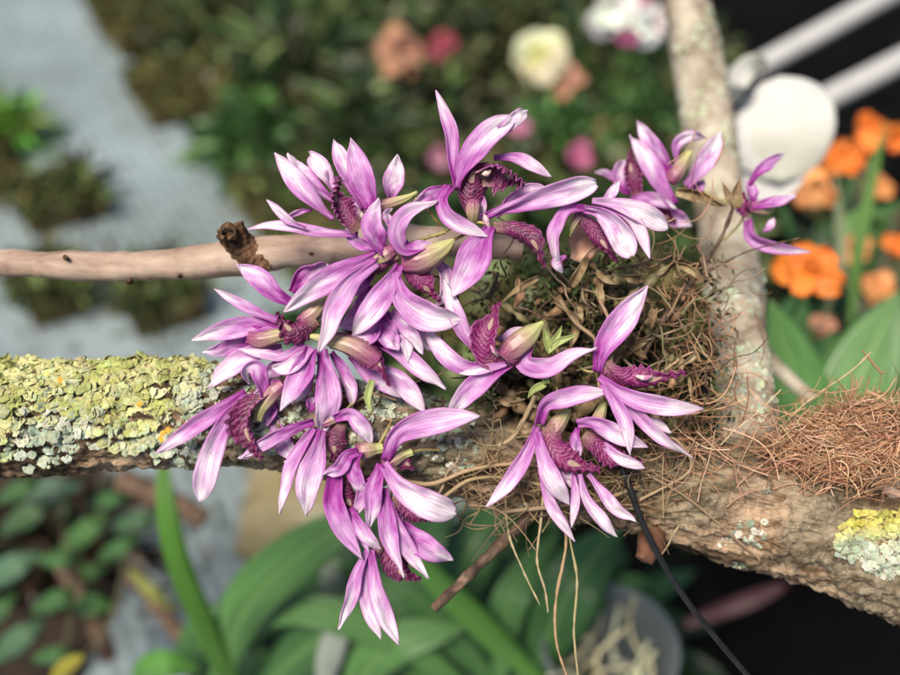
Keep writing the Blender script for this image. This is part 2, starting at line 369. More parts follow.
def blade(mb,p,d,L,W,col,droop=.3,segs=4,cupv=.15,side=None):
    d=d.normalized(); s=side or d.cross(Vector((rnd.uniform(-1,1),rnd.uniform(-1,1),rnd.uniform(.2,1))))
    s=s.normalized(); nn=s.cross(d); rows=[]
    for i in range(segs+1):
        t=i/segs; ww=W*.5*max(.06,math.sin(PI*min(1,t*.86+.12))**.8)
        c=p+d*(L*t)+Vector((0,0,-droop*L*t*t))
        rows.append([c-s*ww+nn*ww*cupv*2,c,c+s*ww+nn*ww*cupv*2])
    mb.grid(rows,lambda i,j:(i/segs,j/2),col)
def jit(c,a=.25):
    k=1+rnd.uniform(-a,a); return tuple(max(0,x*k*(1+rnd.uniform(-.08,.08))) for x in c)
def rdir(up=0):
    while 1:
        v=Vector((rnd.uniform(-1,1),rnd.uniform(-1,1),rnd.uniform(-1,1)))
        if .1<v.length<1: break
    v.normalize(); v.z+=up; return v.normalized()
def clump(name,c,r,n,L,W,cols,label,cat,group=None,up=.6,droop=.35,flatz=.7,segs=3):
    mb=MB()
    for i in range(n):
        d=rdir(up); p=c+Vector((d.x*r*rnd.uniform(.2,.8),d.y*r*rnd.uniform(.2,.8),abs(d.z)*r*flatz*rnd.uniform(.1,.9)))
        blade(mb,p,(d+rdir()*.6),L*rnd.uniform(.6,1.3),W*rnd.uniform(.6,1.3),jit(rnd.choice(cols),.35),droop,segs)
    o=mb.build('leaf',M['leaf']); 
    # thing with a stem crown under its leaves
    t=thing(name,c,label,cat,group)
    o.parent=t; o.location=o.location-c; o.name='foliage'
    sb=MB()
    for k in range(6):
        e=c+Vector((rnd.uniform(-1,1)*r*.5,rnd.uniform(-1,1)*r*.5,r*flatz*.6)); tube(sb,[c,(c+e)/2+rdir()*r*.1,e],[r*.03,r*.012],6,5)
    sb.build('stem',M['twig'],t)
    return t
GR=[(.02,.045,.015),(.05,.105,.033),(.10,.17,.05),(.22,.29,.11),(.09,.09,.04),(.018,.03,.012)]
GB=[(.05,.14,.035),(.09,.22,.05),(.04,.10,.03)]
GO=[(.09,.085,.03),(.15,.13,.05),(.045,.035,.018),(.12,.15,.05)]
# undergrowth, a mass of low leaves covering the soil
mb=MB()
for i in range(9000):
    x=rnd.uniform(60,760); y=rnd.uniform(-70,640)
    p=G(x,y)
    if (p-ea).dot(EN)<.03: continue
    if x>700+rnd.uniform(-40,0) and y<160: continue
    if x>560 and y>330: continue
    f=noise.noise(p*6); cols=GR if f>-.1 else GO
    blade(mb,p+Vector((0,0,rnd.uniform(0,.05))),rdir(.8),rnd.uniform(.02,.05),rnd.uniform(.008,.02),jit(rnd.choice(cols),.4),.4,3)
tag(mb.build('undergrowth',M['leaf']),'low tangle of small green and brown leaves on the dark soil beyond the branches','undergrowth',kind='stuff')
tag(flat('soil',[G(-120,440)+Vector((0,0,.009)),G(95,450)+Vector((0,0,.009)),G(135,560)+Vector((0,0,.009)),G(70,720)+Vector((0,0,.009)),G(-160,720)+Vector((0,0,.009))],vary_mat('dark_soil',[(.3,(.008,.006,.004)),(.55,(.03,.02,.013)),(.75,(.07,.05,.035))],30,.9,1,.004)),kind='structure')
mb=MB()
for k in range(420):
    p=G(rnd.uniform(-20,300),rnd.uniform(-20,640))
    if (p-ea).dot(EN)>-.01: continue
    blade(mb,p+Vector((0,0,.008)),Vector((rnd.uniform(-1,1),rnd.uniform(-1,1),.08)),rnd.uniform(.006,.022),rnd.uniform(.002,.007),jit(rnd.choice([(.10,.07,.04),(.05,.04,.025),(.20,.15,.08),(.06,.10,.03)]),.3),0,2)
tag(mb.build('leaf_litter',M['moss']),'scattered brown crumbs and dead leaf bits on the grey matting','litter',kind='stuff')
# separate leafy plants beyond the branches
plants=[(300,60,.13,260,.10,.012,GR,'feathery olive green plant right of the grey matting'),
(215,30,.10,200,.09,.010,GO+GR,'brownish plant at the top left beside the matting edge'),
(255,150,.10,240,.05,.013,GB,'bright green fern by the matting above the raised flower'),
(360,150,.11,240,.08,.012,GR,'dark green plant behind the upper left bloom'),
(450,40,.13,240,.05,.018,GR,'shaded green plant between the peach and cream flowers'),
(560,150,.09,260,.035,.012,GB,'fresh green small leaved plant under the cream flower'),
(640,130,.09,300,.035,.012,GB,'dense bright green plant left of the upright branch'),
(600,60,.10,240,.04,.013,GR+GB,'green plant below the pink and white flowers at the top'),
(700,60,.08,160,.04,.012,GR,'small green plant partly hidden by the upright branch'),
(330,0,.15,240,.11,.013,GR,'tall green plant at the top edge of the photo'),
(520,0,.14,240,.06,.02,GR,'dark leafy plant at the top centre'),]
for i,(x,y,r,n,L,W,cols,lb) in enumerate(plants):
    clump('leafy_plant',G(x,y+r*250*.5),r,n,L,W,cols,lb,'plant','leafy plants beyond the branches',flatz=1.1)
# moss covered slabs on the matting
def slab(p0,wd,ln,label,cols,h=.03,tuft=620):
    o=G(*p0)+Vector((0,0,.006)); t=thing('mounting_slab',o,label,'slab','moss covered slabs lying on the matting')
    mb=MB(); nx,ny=14,10; rows=[]
    for i in range(nx+1):
        r=[]
        prof=[(0,0),(0,h)]+[(j/ny,h) for j in range(1,ny)]+[(1,h),(1,0)]
        for (v,z) in prof:
            p=o+ED*(ln*i/nx)+EN*(wd*v); p.z+=z*(1+.25*noise.noise(p*40)); p+=EN*.004*noise.noise(p*60); r.append(p)
        rows.append(r)
    mb.grid(rows,lambda i,j:(i/nx,j/12)); mb.fan(rows[0],o+EN*wd/2+Vector((0,0,h/2))); mb.fan(rows[-1][::-1],o+ED*ln+EN*wd/2+Vector((0,0,h/2)))
    mb.build('board',M['slab'],t)
    mm=MB()
    for k in range(tuft):
        p=o+ED*(ln*rnd.random())+EN*(wd*rnd.random())+Vector((0,0,h)); 
        p+=EN*rnd.gauss(0,.009)+ED*rnd.gauss(0,.009); blade(mm,p,rdir(.9),rnd.uniform(.012,.03)*(2.2 if k%9==0 else 1),rnd.uniform(.005,.011),jit(rnd.choice(cols),.4),.3,2)
    mm.build('moss',M['moss'],t)
    return t
slab((88,15),.09,.27,'dark mossy slab beside the matting at the top left corner',GO)
slab((126,92),.12,.17,'olive mossy slab jutting onto the grey matting',GO+[(.13,.12,.04)])
slab((232,205),.12,.28,'mossy slab behind the knotted branch stub',GO+GR)
slab((18,205),.10,.10,'mossy slab just above the smooth branch at left',GO+GR)
slab((22,292),.06,.09,'small mossy slab between the two left branches',GO+GR)
slab((118,297),.075,.10,'square mossy slab between smooth branch and lichen branch',GO+GR)
slab((-90,130),.12,.30,'long brown mossy slab at the left edge',GO)
clump('tufted_plant',G(8,150),.07,150,.06,.012,[(.16,.42,.06),(.10,.28,.04),(.3,.4,.07)],'bright green tufted plant at the left edge of the matting','plant',up=1.0,flatz=1.2)
clump('tufted_plant',G(290,335),.04,70,.035,.012,GB,'small green plant on the matting behind the left flowers','plant')
# ---------------------------------------------------------------- blurred blooms
def bloom(c,r,n,col,label,cat='flower',group=None,face=None,col2=None,wide=.75,heart=None,ruf=.08,layers=1):
    t=thing('distant_bloom',c,label,cat,group); f=(face or (CAM-c)).normalized()
    a=f.cross(Vector((.2,.1,1))).normalized(); b=f.cross(a)
    for L in range(layers):
        for k in range(n):
            th=2*PI*(k+.5*L)/n+rnd.uniform(-.15,.15); d=a*math.cos(th)+b*math.sin(th); rr=r*(1-.3*L)*rnd.uniform(.55,1.25); tl=rnd.uniform(-.5,.7)
            mb=MB(); s=d.cross(f); rows=[]
            for i in range(8):
                u=i/7; ww=rr*wide*max(.12,math.sin(PI*(.1+.8*u))**.6)*.5*1.5
                rows.append([c+d*(rr*u)+s*(ww*v)+f*(rr*(.15*L+(.35+tl)*u-.45*u*u+.12*v*v)+ruf*rr*math.sin(7*v+5*u+k)*u) for v in (-1,-.66,-.33,0,.33,.66,1)])
            mb.grid(rows,lambda i,j:(i/7,j/6),jit(col2 if (L and col2) else col,.3)); mb.build('petal',M['bloom'],t,thick=.0005)
    if heart:
        mb=MB(); tube(mb,[c+f*r*.02,c+f*r*.3],[r*.16,r*.1],5,8,heart); mb.build('flower_centre',M['bloom'],t)
    st=MB(); tube(st,[c,c-f*r*.4+Vector((0,0,-r)),Vector((c.x+rnd.uniform(-.03,.03),c.y+.02,max(0,c.z-.25)))],[r*.07,r*.05],8,6,(.06,.13,.03)); st.build('flower_stem',M['leaf'],t)
    return t
OR=(.80,.22,.035); OR2=(.78,.34,.13); PK=(.45,.12,.25); PE=(.50,.26,.17); WH=(.82,.82,.8)
og='orange blooms right of the upright branch'
for (x,y,D,r,lb,c) in [(808,274,.42,30,'largest orange bloom just below the curled purple petal',OR),(846,158,.55,23,'orange bloom beside the white flower',OR),
 (815,190,.52,19,'paler orange bloom at the lower edge of the white flower',OR2),(868,128,.6,20,'upper orange bloom below the white rail',OR),(898,140,.6,16,'orange bloom cut by the right edge, upper',OR),
 (852,250,.55,18,'small orange bloom right of the largest one',OR2),(876,188,.58,15,'dull orange bloom on grey stems',OR2),(876,285,.55,18,'peach orange bloom near the broad leaves',OR2),(898,246,.55,14,'orange bloom cut by the right edge, lower',OR),(825,325,.5,14,'faded peach bloom under the largest orange bloom',PE)]:
    c_=P(x,y,D); bloom(c_,r*K*D*1.0,6,c,lb,group=og,wide=.62,layers=2,ruf=.2)
bloom(P(402,52,1.3),24*K*1.3,6,PE,'blurred peach flower in the green beyond',wide=.55,layers=2)
bloom(P(440,46,1.35),15*K*1.35,5,(.42,.08,.12),'dark red flower right of the peach one')
bloom(P(537,57,.95),25*K*.95,7,(.80,.80,.52),'round cream yellow flower in the green beyond',wide=1.0,layers=2,col2=(.75,.78,.35),heart=(.6,.6,.1))
bloom(P(570,82,.95),18*K*.95,5,PE,'salmon pink flower right of the cream flower',layers=2,wide=.5)
bloom(P(582,155,.85),12*K*.85,5,PK,'small deep pink flower above the right bloom')
bloom(P(440,158,1.0),13*K*1.0,5,(.42,.18,.27),'small pink flower behind the upright top petal')
bloom(P(518,128,1.0),11*K*1.0,5,(.6,.22,.36),'tiny pink flower beside the folded white tipped petal')
bloom(P(640,10,.8),20*K*.8,5,PK,'magenta flower at the top edge left of the upright branch')
bloom(P(612,14,.8),24*K*.8,6,WH,'white flower at the top edge',layers=2)
bloom(P(654,28,.78),20*K*.78,6,WH,'white flower touching the upright branch at the top')
bloom(P(626,40,.76),12*K*.76,5,PK,'small magenta flower under the white ones')
# big white flower behind the upright branch
Dw=.42; cw=P(778,128,Dw); t=thing('white_orchid_bloom',cw,'large round white flower right of the upright branch','flower')
def big(pts,wd,roll=0,cup=.3,**k):
    cup*=.55
    mb=MB(); sheet(mb,[P(x,y,D) for x,y,D in pts],wd*K*Dw,(roll,roll),cup,rnd_=1,n=30,m=17,wave=.02,**k)
    mb.c=[tuple(lerp(a_,b_,.75*sm((i_//17)/29*1.3-.2)) for a_,b_ in zip((.70,.70,.69),(.66,.66,.55))) for i_ in range(len(mb.v))]; mb.build('petal',M['bloom'],t,thick=.0006)
big([(768,204,.436),(772,150,.432),(776,112,.436)],74,cup=.3,blunt=.2)
big([(730,150,.432),(776,140,.425),(828,144,.432)],80,cup=-.3,blunt=.25)
big([(781,76,.432),(783,120,.420),(779,182,.428)],96,cup=-.35,blunt=.3)
big([(733,104,.43),(736,84,.415),(750,66,.42),(766,66,.43)],24,15,cup=.3,blunt=.3)
mb=MB(); tube(mb,[cw+FW*.004,cw+FW*.03+Vector((0,0,-.03)),cw+FW*.05+Vector((0,0,-.12))],[.003,.002],10,6,(.1,.2,.05)); mb.build('flower_stem',M['leaf'],t)
# rails
for pts,r,lb in [([(690,106),(760,66),(980,-55)],11,'upper white rail crossing the dark top right corner'),([(770,128),(850,87),(1010,5)],12,'lower white rail ending behind the white flower')]:
    mb=MB(); D=.85 if r==11 else .8
    tube(mb,[P(x,y,D) for x,y in pts],[r*K*D]*2,24,20); tag(mb.build('metal_rail',M['rail']),lb,'rail','white rails in the top right corner')
# ---------------------------------------------------------------- plants below and right
def leafplant(name,label,cat,leaves,group=None,base=None):
    t=thing(name,base or P(*leaves[0][0][0]),label,cat,group)
    for L in leaves:
        pts,wd,col=L[:3]; k=L[3] if len(L)>3 else {}
        D=sum(p[2] for p in pts)/len(pts); mb=MB()
        sheet(mb,[P(*p) for p in pts],wd*K*D,k.get('roll',(0,0)),k.get('cup',-.25),base=k.get('base',.4),peak=k.get('peak',.45),tipp=k.get('tipp',2.2),n=24,m=9,col=col,wave=.04,seed=rnd.random()*9)
        mb.build(k.get('nm','leaf'),M['strap'],t,thick=.0006)
    return t
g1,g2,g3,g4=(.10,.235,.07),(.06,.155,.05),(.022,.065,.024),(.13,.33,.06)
leafplant('strap_leaved_plant','large strap leaved green plant below the flowers, bottom centre','plant',[
 ([(215,700,.50),(245,610,.47),(320,540,.45),(410,500,.46)],52,g1),
 ([(250,700,.52),(330,632,.50),(440,600,.50)],56,g2),
 ([(215,700,.54),(200,640,.52),(300,600,.52),(360,560,.54)],46,g2),
 ([(560,700,.50),(455,600,.45),(405,545,.44),(375,500,.45)],26,g4),
 ([(450,640,.52),(465,560,.50),(520,480,.52)],60,g2),
 ([(530,680,.50),(570,590,.48),(625,520,.50)],64,g2),
 ([(340,720,.50),(385,650,.48),(470,625,.48)],44,g1),
 ([(470,720,.52),(530,650,.50),(610,600,.50)],46,g2),
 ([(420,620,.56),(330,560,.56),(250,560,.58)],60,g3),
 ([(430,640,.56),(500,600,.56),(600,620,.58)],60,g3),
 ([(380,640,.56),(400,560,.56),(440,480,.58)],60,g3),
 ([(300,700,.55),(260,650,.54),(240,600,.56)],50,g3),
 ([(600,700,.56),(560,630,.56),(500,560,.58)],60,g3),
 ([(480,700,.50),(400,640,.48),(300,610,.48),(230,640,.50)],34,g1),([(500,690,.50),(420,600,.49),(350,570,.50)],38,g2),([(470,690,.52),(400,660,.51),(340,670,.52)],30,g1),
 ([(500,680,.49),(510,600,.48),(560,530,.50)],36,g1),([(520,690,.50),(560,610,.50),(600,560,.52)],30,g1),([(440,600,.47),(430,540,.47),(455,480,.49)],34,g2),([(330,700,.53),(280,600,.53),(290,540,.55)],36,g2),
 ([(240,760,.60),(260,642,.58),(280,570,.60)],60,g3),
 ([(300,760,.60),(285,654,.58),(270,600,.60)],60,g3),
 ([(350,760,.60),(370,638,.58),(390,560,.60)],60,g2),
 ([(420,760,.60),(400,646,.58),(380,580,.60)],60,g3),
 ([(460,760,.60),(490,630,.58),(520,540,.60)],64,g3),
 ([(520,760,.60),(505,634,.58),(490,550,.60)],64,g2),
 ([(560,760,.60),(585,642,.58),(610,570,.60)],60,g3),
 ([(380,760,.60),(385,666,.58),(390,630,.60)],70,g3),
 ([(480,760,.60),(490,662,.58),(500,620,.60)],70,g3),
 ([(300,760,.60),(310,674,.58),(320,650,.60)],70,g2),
])
leafplant('strap_leaved_plant','single bright green strap leaf hanging below the lichen covered branch','leaf',[
 ([(240,700,.50),(208,632,.47),(178,560,.45),(166,500,.45),(162,440,.46)],22,(.085,.23,.03),dict(base=.8,tipp=5,peak=.3))])
leafplant('silvery_leaf_plant','pale grey curved leaves low behind the strap leaves','leaf',[
 ([(318,700,.50),(335,640,.49),(350,590,.50)],26,(.35,.40,.36)),([(325,560,.52),(332,585,.52),(318,610,.53)],26,(.4,.45,.38))])
leafplant('broad_leaved_plant','broad green leaves under the orange blooms at right','plant',[
 ([(800,470,.44),(800,400,.42),(770,300,.42)],56,g1),([(830,470,.46),(850,400,.44),(900,290,.44)],70,g1),
 ([(830,470,.50),(820,380,.48),(835,330,.50)],60,g2),([(860,470,.50),(890,430,.48),(960,400,.50)],70,g2),([(760,400,.50),(790,330,.50),(800,290,.52)],46,g2),
 ([(880,500,.50),(900,420,.48),(930,330,.50)],60,g2),([(760,500,.52),(750,400,.5),(760,300,.5)],50,g3),([(800,500,.55),(850,420,.54),(880,300,.54)],90,g3)])
leafplant('grey_stemmed_plant','tangle of thin green leaves among the orange blooms','plant',[
 ([(820,330,.55),(840,260,.52),(835,170,.55)],10,(.25,.3,.18)),([(850,330,.55),(860,240,.54),(885,120,.55)],12,(.12,.25,.06)),
 ([(830,300,.58),(800,250,.56),(780,200,.56)],14,g2),([(860,300,.58),(880,220,.56),(910,200,.56)],16,g2),([(840,320,.58),(850,210,.6),(820,120,.6)],14,g3),
 ([(800,300,.56),(860,215,.55),(895,230,.56)],16,(.13,.28,.08)),([(870,330,.56),(830,250,.55),(790,225,.56)],12,(.2,.24,.15))]+
 [([(830+rnd.uniform(-40,60),340,.6),(840+rnd.uniform(-60,60),260,.6),(840+rnd.uniform(-70,70),190+rnd.uniform(-50,60),.6)],rnd.uniform(12,24),rnd.choice([g2,g3,(.08,.07,.03)])) for k in range(14)])
mb=MB(); tube(mb,[P(745,325,.38),P(775,365,.37),P(812,400,.36)],[7*K*.37]*2,12,10); tag(mb.build('pale_stick',M['postbark']),'pale blurred stick slanting behind the brown fibre clump','stick')
# oval leaved plants bottom left
ov=[(90,605,32,g1),(8,570,44,(.10,.20,.12)),(18,640,40,(.08,.17,.09)),(134,522,34,(.07,.15,.08)),(28,515,38,(.07,.14,.06)),(85,532,36,g1),(90,572,24,g1),(55,600,30,g2),(60,560,26,g2),(20,490,30,g2),(120,548,28,g2),(55,655,26,g2),(50,490,40,(.10,.17,.12)),(110,500,26,g2),(0,610,30,g2)]
lp=[]
for (x,y,wd,col) in ov:
    D=rnd.uniform(.52,.6); a=rnd.uniform(-.5,.5)+.4
    lp.append(([(x-wd*.85*math.cos(a),y+wd*.85*math.sin(a),D+.02),(x,y,D),(x+wd*.85*math.cos(a),y-wd*.85*math.sin(a),D+.01)],wd*.62,col,dict(base=.5,tipp=2.6,peak=.5)))
lp.append(([(45,700,.6),(70,620,.58),(60,500,.58)],5,(.12,.1,.06))); lp.append(([(45,700,.6),(110,620,.58),(130,520,.58)],5,(.12,.1,.06)))
leafplant('oval_leaved_plant','plant with oval green leaves at the bottom left','plant',lp)
leafplant('yellowing_plant','yellow green leaves beside the bright strap leaf','leaf',[([(130,570,.55),(152,592,.54),(178,612,.55)],12,(.26,.28,.08)),([(50,690,.5),(65,668,.5),(85,655,.5)],16,(.34,.30,.04)),([(130,690,.5),(160,665,.48),(200,670,.49)],30,(.10,.28,.05))])
for k,(x0,y0,x1,y1,r,lb) in enumerate([(120,480,205,520,13,'dark brown stick pointing right under the lichen covered branch'),(60,560,110,660,10,'greyish brown stick behind the oval leaves'),(130,570,215,690,9,'thin brown stick slanting left of the strap leaves')]):
    mb=MB(); D=.6; tube(mb,[P(x0,y0,D),P((x0+x1)/2+4,(y0+y1)/2,D),P(x1,y1,D)],[r*K*D,r*K*D*.8],16,10,disp=lambda p,n,t,th:.002*noise.noise(p*80)); tag(mb.build('fallen_stick',M['twig']),lb,'stick')
clump('low_plant',G(60,560),.11,260,.035,.012,[(.03,.02,.012),(.05,.032,.02),(.03,.05,.02)],'dark brown low plant behind the oval leaves','plant')
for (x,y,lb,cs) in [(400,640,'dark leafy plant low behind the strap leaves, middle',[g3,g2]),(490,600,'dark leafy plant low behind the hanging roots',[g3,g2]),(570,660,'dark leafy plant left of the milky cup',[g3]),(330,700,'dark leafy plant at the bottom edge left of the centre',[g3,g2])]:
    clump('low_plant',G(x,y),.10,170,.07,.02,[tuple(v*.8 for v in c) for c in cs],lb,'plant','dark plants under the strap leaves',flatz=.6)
# cup with pale roots, and the reddish label strip on the dark cloth
D=.52; ctr=P(600,690,D); t=thing('plastic_cup',ctr,'milky plastic cup of pale roots at the bottom right of the green leaves','cup')
mb=MB(); rows=[]; r0=62*K*D
for (rr,z) in [(.72,-.09),(.80,-.05),(.92,.0),(1.0,.045),(1.05,.047),(1.05,.052),(.98,.052),(.9,.0),(.7,-.088)]:
    rows.append([ctr+Vector((math.cos(2*PI*j/40)*r0*rr,math.sin(2*PI*j/40)*r0*rr,z)) for j in range(40)])
mb.grid(rows,lambda i,j:(i/8,j/40),None,True); mb.build('cup_wall',M['pot'],t)
mb=MB()
for k in range(20):
    a=ctr+Vector((rnd.uniform(-.6,.6)*r0,rnd.uniform(-.6,.6)*r0,-.03)); pts=[a]
    for i in range(4): pts.append(pts[-1]+Vector((rnd.uniform(-.018,.018),rnd.uniform(-.016,.016),rnd.uniform(.012,.030))))
    tube(mb,pts,[.0021,.0012],14,6,jit((.62,.60,.42),.2))
mb.build('roots',M['fibre'],t)
D=.62; c_=[P(683,626,D),P(735,606,D),P(790,584,D)]; mb=MB(); sheet(mb,c_,17*K*D,(0,0),.1,base=.6,peak=.5,tipp=3,col=(.085,.018,.03)); tag(mb.build('fallen_leaf',M['leaf'],thick=.001),'dark red strip shaped leaf on the black cloth at lower right','leaf')
#PART3
# ---------------------------------------------------------------- branches
def barkdisp(amp,fx,fy,lump):
    def f(p,n,t,th):
        a=noise.noise(Vector((p.x*fx,p.y*fy,p.z*fy))); b=noise.noise(Vector((p.x*fx*2.3,p.y*fy*2.3,p.z*fy*2.3+5)))
        r=1-abs(a)*2
        c_=noise.noise(Vector((p.x*fx*3,p.y*fy*1.6,p.z*fy*1.6+9)))
        return amp*(r*.8+b*.5-.9*max(0,abs(c_)*-4+.6))+.0005*noise.noise(p*700)+lump*noise.noise(p*22)
    return f
br=thing('lichen_covered_branch',q(250,420,-65),'thick rough branch with yellow green lichen at left, running right under the flowers','branch')
mb=MB(); mainrows=tube(mb,[q(-90,415,-62),q(40,416,-60),q(160,412,-62),q(280,420,-66),q(400,440,-75),q(500,462,-85),q(600,478,-90),q(700,497,-85),q(800,520,-80),q(890,556,-75),q(990,600,-75)],
   [i*S for i in (62,58,56,54,48,44,48,56,62,62,62)],620,110,disp=barkdisp(.0024,80,240,.004)); mb.build('limb',M['bark'],br)
mb=MB(); D=.3
ptsv=[P(676,-60,.42),P(690,10,.41),P(702,80,.395),P(714,160,.375),P(728,260,.34),P(743,360,.30),P(752,450,.275)]
viewrows=tube(mb,ptsv,[i*K*D_ for i,D_ in zip((21,22,24,25,25,25,25),(.42,.41,.395,.375,.34,.30,.275))],260,70,disp=barkdisp(.0009,150,120,.003)); mb.build('side_limb',M['postbark'],br)
def flake(mb,p,nn,r,col):
    a=nn.cross(Vector((rnd.uniform(-1,1),rnd.uniform(-1,1),rnd.uniform(-1,1)))).normalized(); b=nn.cross(a)
    k=rnd.randint(4,7); ph=rnd.uniform(0,6); m=12; lift=rnd.uniform(.05,.4)
    rings=[]
    for (f,h) in ((.5,.02),(.85,.08),(1.0,-.12)):
        rings.append([p+(a*math.cos(th)+b*math.sin(th))*r*f*(1+.13*f*math.sin(k*th+ph)+.10*math.sin(2*th+2*ph)+rnd.uniform(-.06,.06))+nn*r*(lift*h*3+.18*math.sin(k*th*.5+ph)*f) for th in [2*PI*j/m for j in range(m)]])
    mb.grid(rings,lambda i,j:(0,0),col,True); mb.fan(rings[0][::-1],p+nn*r*.02,col)
def norm_at(rows,i,j):
    n=len(rows[0]); a=rows[min(len(rows)-1,i+1)][j]-rows[max(0,i-1)][j]; b=rows[i][(j+1)%n]-rows[i][j-1]
    x=a.cross(b); c=sum(rows[i],Vector((0,0,0)))/n
    if x.dot(rows[i][j]-c)<0: x=-x
    return x.normalized()
def pxof(p):
    d=p-CAM; z=d.dot(FW); return 450+d.dot(RT)/(z*K),337.5-d.dot(UP)/(z*K)
mb=MB(); my=MB(); ap=MB(); n=0
YG=[(.50,.50,.19),(.56,.56,.27),(.44,.46,.16),(.60,.62,.36)]; GG=[(.46,.53,.40),(.55,.60,.48),(.38,.45,.34),(.60,.63,.52),(.44,.48,.30)]; YY=[(.55,.50,.10),(.62,.58,.16),(.45,.42,.10)]
for tr in range(200000):
    i=rnd.randrange(2,len(mainrows)-2); j=rnd.randrange(110); p=mainrows[i][j]; x,y=pxof(p)
    if x<-60 or x>960: continue
    nn=norm_at(mainrows,i,j); 
    if nn.dot(-FW)<-.35: continue
    ud=nn.dot(UP); f=noise.noise(p*45)*.5+noise.noise(p*140)*.3
    if x<215: ok= ud*.9+.55+f>.42-.0 and rnd.random()<.62
    elif x<480: ok= ud*.7+.25+f*1.5-(x-215)*.0008>.42 and rnd.random()<.35
    elif x>770: ok= math.hypot((x-885)/70,(y-535)/42)+f*.9<.85 and rnd.random()<.8
    else: ok= f>.22 and rnd.random()<.1
    if not ok: continue
    yel=(130-x)/260+ (ud)*.55+noise.noise(p*30)*.9
    pal=noise.noise(p*160)
    if x>770: m_=sm((535-y)/40+.5+f); ca=YY[int((pal+1)*1.5)%3]; cb=GG[int((pal+1)*2.5)%5]; tgt=my
    else: m_=sm((yel-.34)*2.2+.5+rnd.gauss(0,.1)); ca=YG[int((pal+1)*2)%4]; cb=GG[int((pal+1)*2.5)%5]; tgt=mb
    k_=.9+.35*noise.noise(p*320); col=tuple((cb[q_]*(1-m_)+ca[q_]*m_)*k_ for q_ in range(3))
    flake(tgt,p,(nn+rdir()*.22).normalized(),(1.3+4.6*rnd.random()**2.5)*S*(1.1 if x<200 else .8),jit(col,.07)); n+=1
    if n>19000: break
mb.build('lichen',M['lichen'],br)['kind']='stuff'; _l=my.build('lichen',M['lichen'],br); _l['label']='yellow and grey lichen patch at the right end'; _l['kind']='stuff'
for (x,y) in ((163,433),(168,430),(140,404),(60,380),(205,425),(161,439)):
    ap=MB(); flake(ap,q(x,y,1),-FW,3*S,(.75,.38,.06)); ap.build('lichen_cup',M['lichen'],br)
mb=MB()
for tr in range(2600):
    i=rnd.randrange(2,len(viewrows)-2); j=rnd.randrange(70); p=viewrows[i][j]; nn=norm_at(viewrows,i,j)
    if nn.dot(-FW)<-.2 or noise.noise(p*45)+.2*noise.noise(p*120)<.12: continue
    flake(mb,p,(nn+rdir()*.3).normalized(),rnd.uniform(2,5)*S*1.1,jit(rnd.choice(GG+[(.5,.46,.36)]),.2))
mb.build('lichen',M['lichen'],br)['kind']='stuff'
# warm brown, pale inner wood showing at right
st=thing('smooth_branch',q(100,265,-70),'smooth pinkish tan branch with a broken knotty stub, crossing behind the flowers at left','branch')
mb=MB(); tube(mb,[q(-90,262,-80),q(40,264,-76),q(130,267,-72),q(200,262,-68),q(250,256,-66),q(300,250,-68),q(400,243,-80),q(520,246,-95)],[i*S for i in (15.5,15.5,15,16,19,19,17,14)],300,40,disp=lambda p,n,t,th:.0009*noise.noise(Vector((p.x*90,p.y*90,p.z*90)))+.0012*noise.noise(p*35)+.0007*max(0,noise.noise(Vector((p.x*260,p.y*60,p.z*60)))))
mb.build('limb',M['smoothbark'],st)
mb=MB(); tube(mb,[q(262,268,-66),q(247,252,-56),q(236,238,-46),q(230,228,-42)],[i*S for i in (20,19,16,15)],90,60,disp=lambda p,n,t,th:.0007*noise.noise(p*420)+.0015*noise.noise(p*130)+.0006*noise.noise(p*900)); mb.build('stub',M['knot'],st)
mb=MB(); 
for k in range(3): tube(mb,[q(228+8*math.cos(a),232+7*math.sin(a),-30+3*k) for a in [k+2*PI*i/10 for i in range(10)]],[2.6*S]*2,24,6,disp=lambda p,n,t,th:.0012*noise.noise(p*500)+.0008*noise.noise(p*200))
mb.build('stub_rim',M['knot'],st)
mb=MB()
for (x,y,r) in ((312,253,7),(130,281,4),(66,258,4),(180,275,3)): tube(mb,[q(x,y,-62),q(x,y,-50)],[r*S,r*S*.4],8,12,disp=lambda p,n,t,th:.0005*noise.noise(p*500))
mb.build('bud_scar',M['knot'],st)
# ---------------------------------------------------------------- the orchid's own tangle of canes, bracts and roots
op=thing('orchid_plant',q(590,400,-60),'tangled orchid plant of dry canes and bracts growing on the branch among the flowers','plant')
r2=random.Random(5)
for k in range(26):
    x,y=r2.uniform(500,670),r2.uniform(270,440); a=r2.uniform(-.9,.9)+(-.6 if x<580 else .4); L=r2.uniform(35,85); dd=r2.uniform(-75,-38)
    x1,y1=x+math.sin(a)*L*.5,y-math.cos(a)*L*.5; x0,y0=x-math.sin(a)*L*.5,y+math.cos(a)*L*.5; rr=r2.uniform(3.5,8.5)
    mb=MB(); tube(mb,[q(x0,y0,dd-8),q(x+r2.uniform(-6,6),y,dd),q(x1,y1,dd+r2.uniform(-5,14))],[rr*.5*S,rr*S,rr*S,rr*.9*S,rr*.35*S],26,12,
        disp=lambda p,n,t,th:-.0009*abs(math.sin(t*14))**8+.0004*noise.noise(p*400)); mb.build('cane',M['bulb'] if k%3 else M['dead'],op)
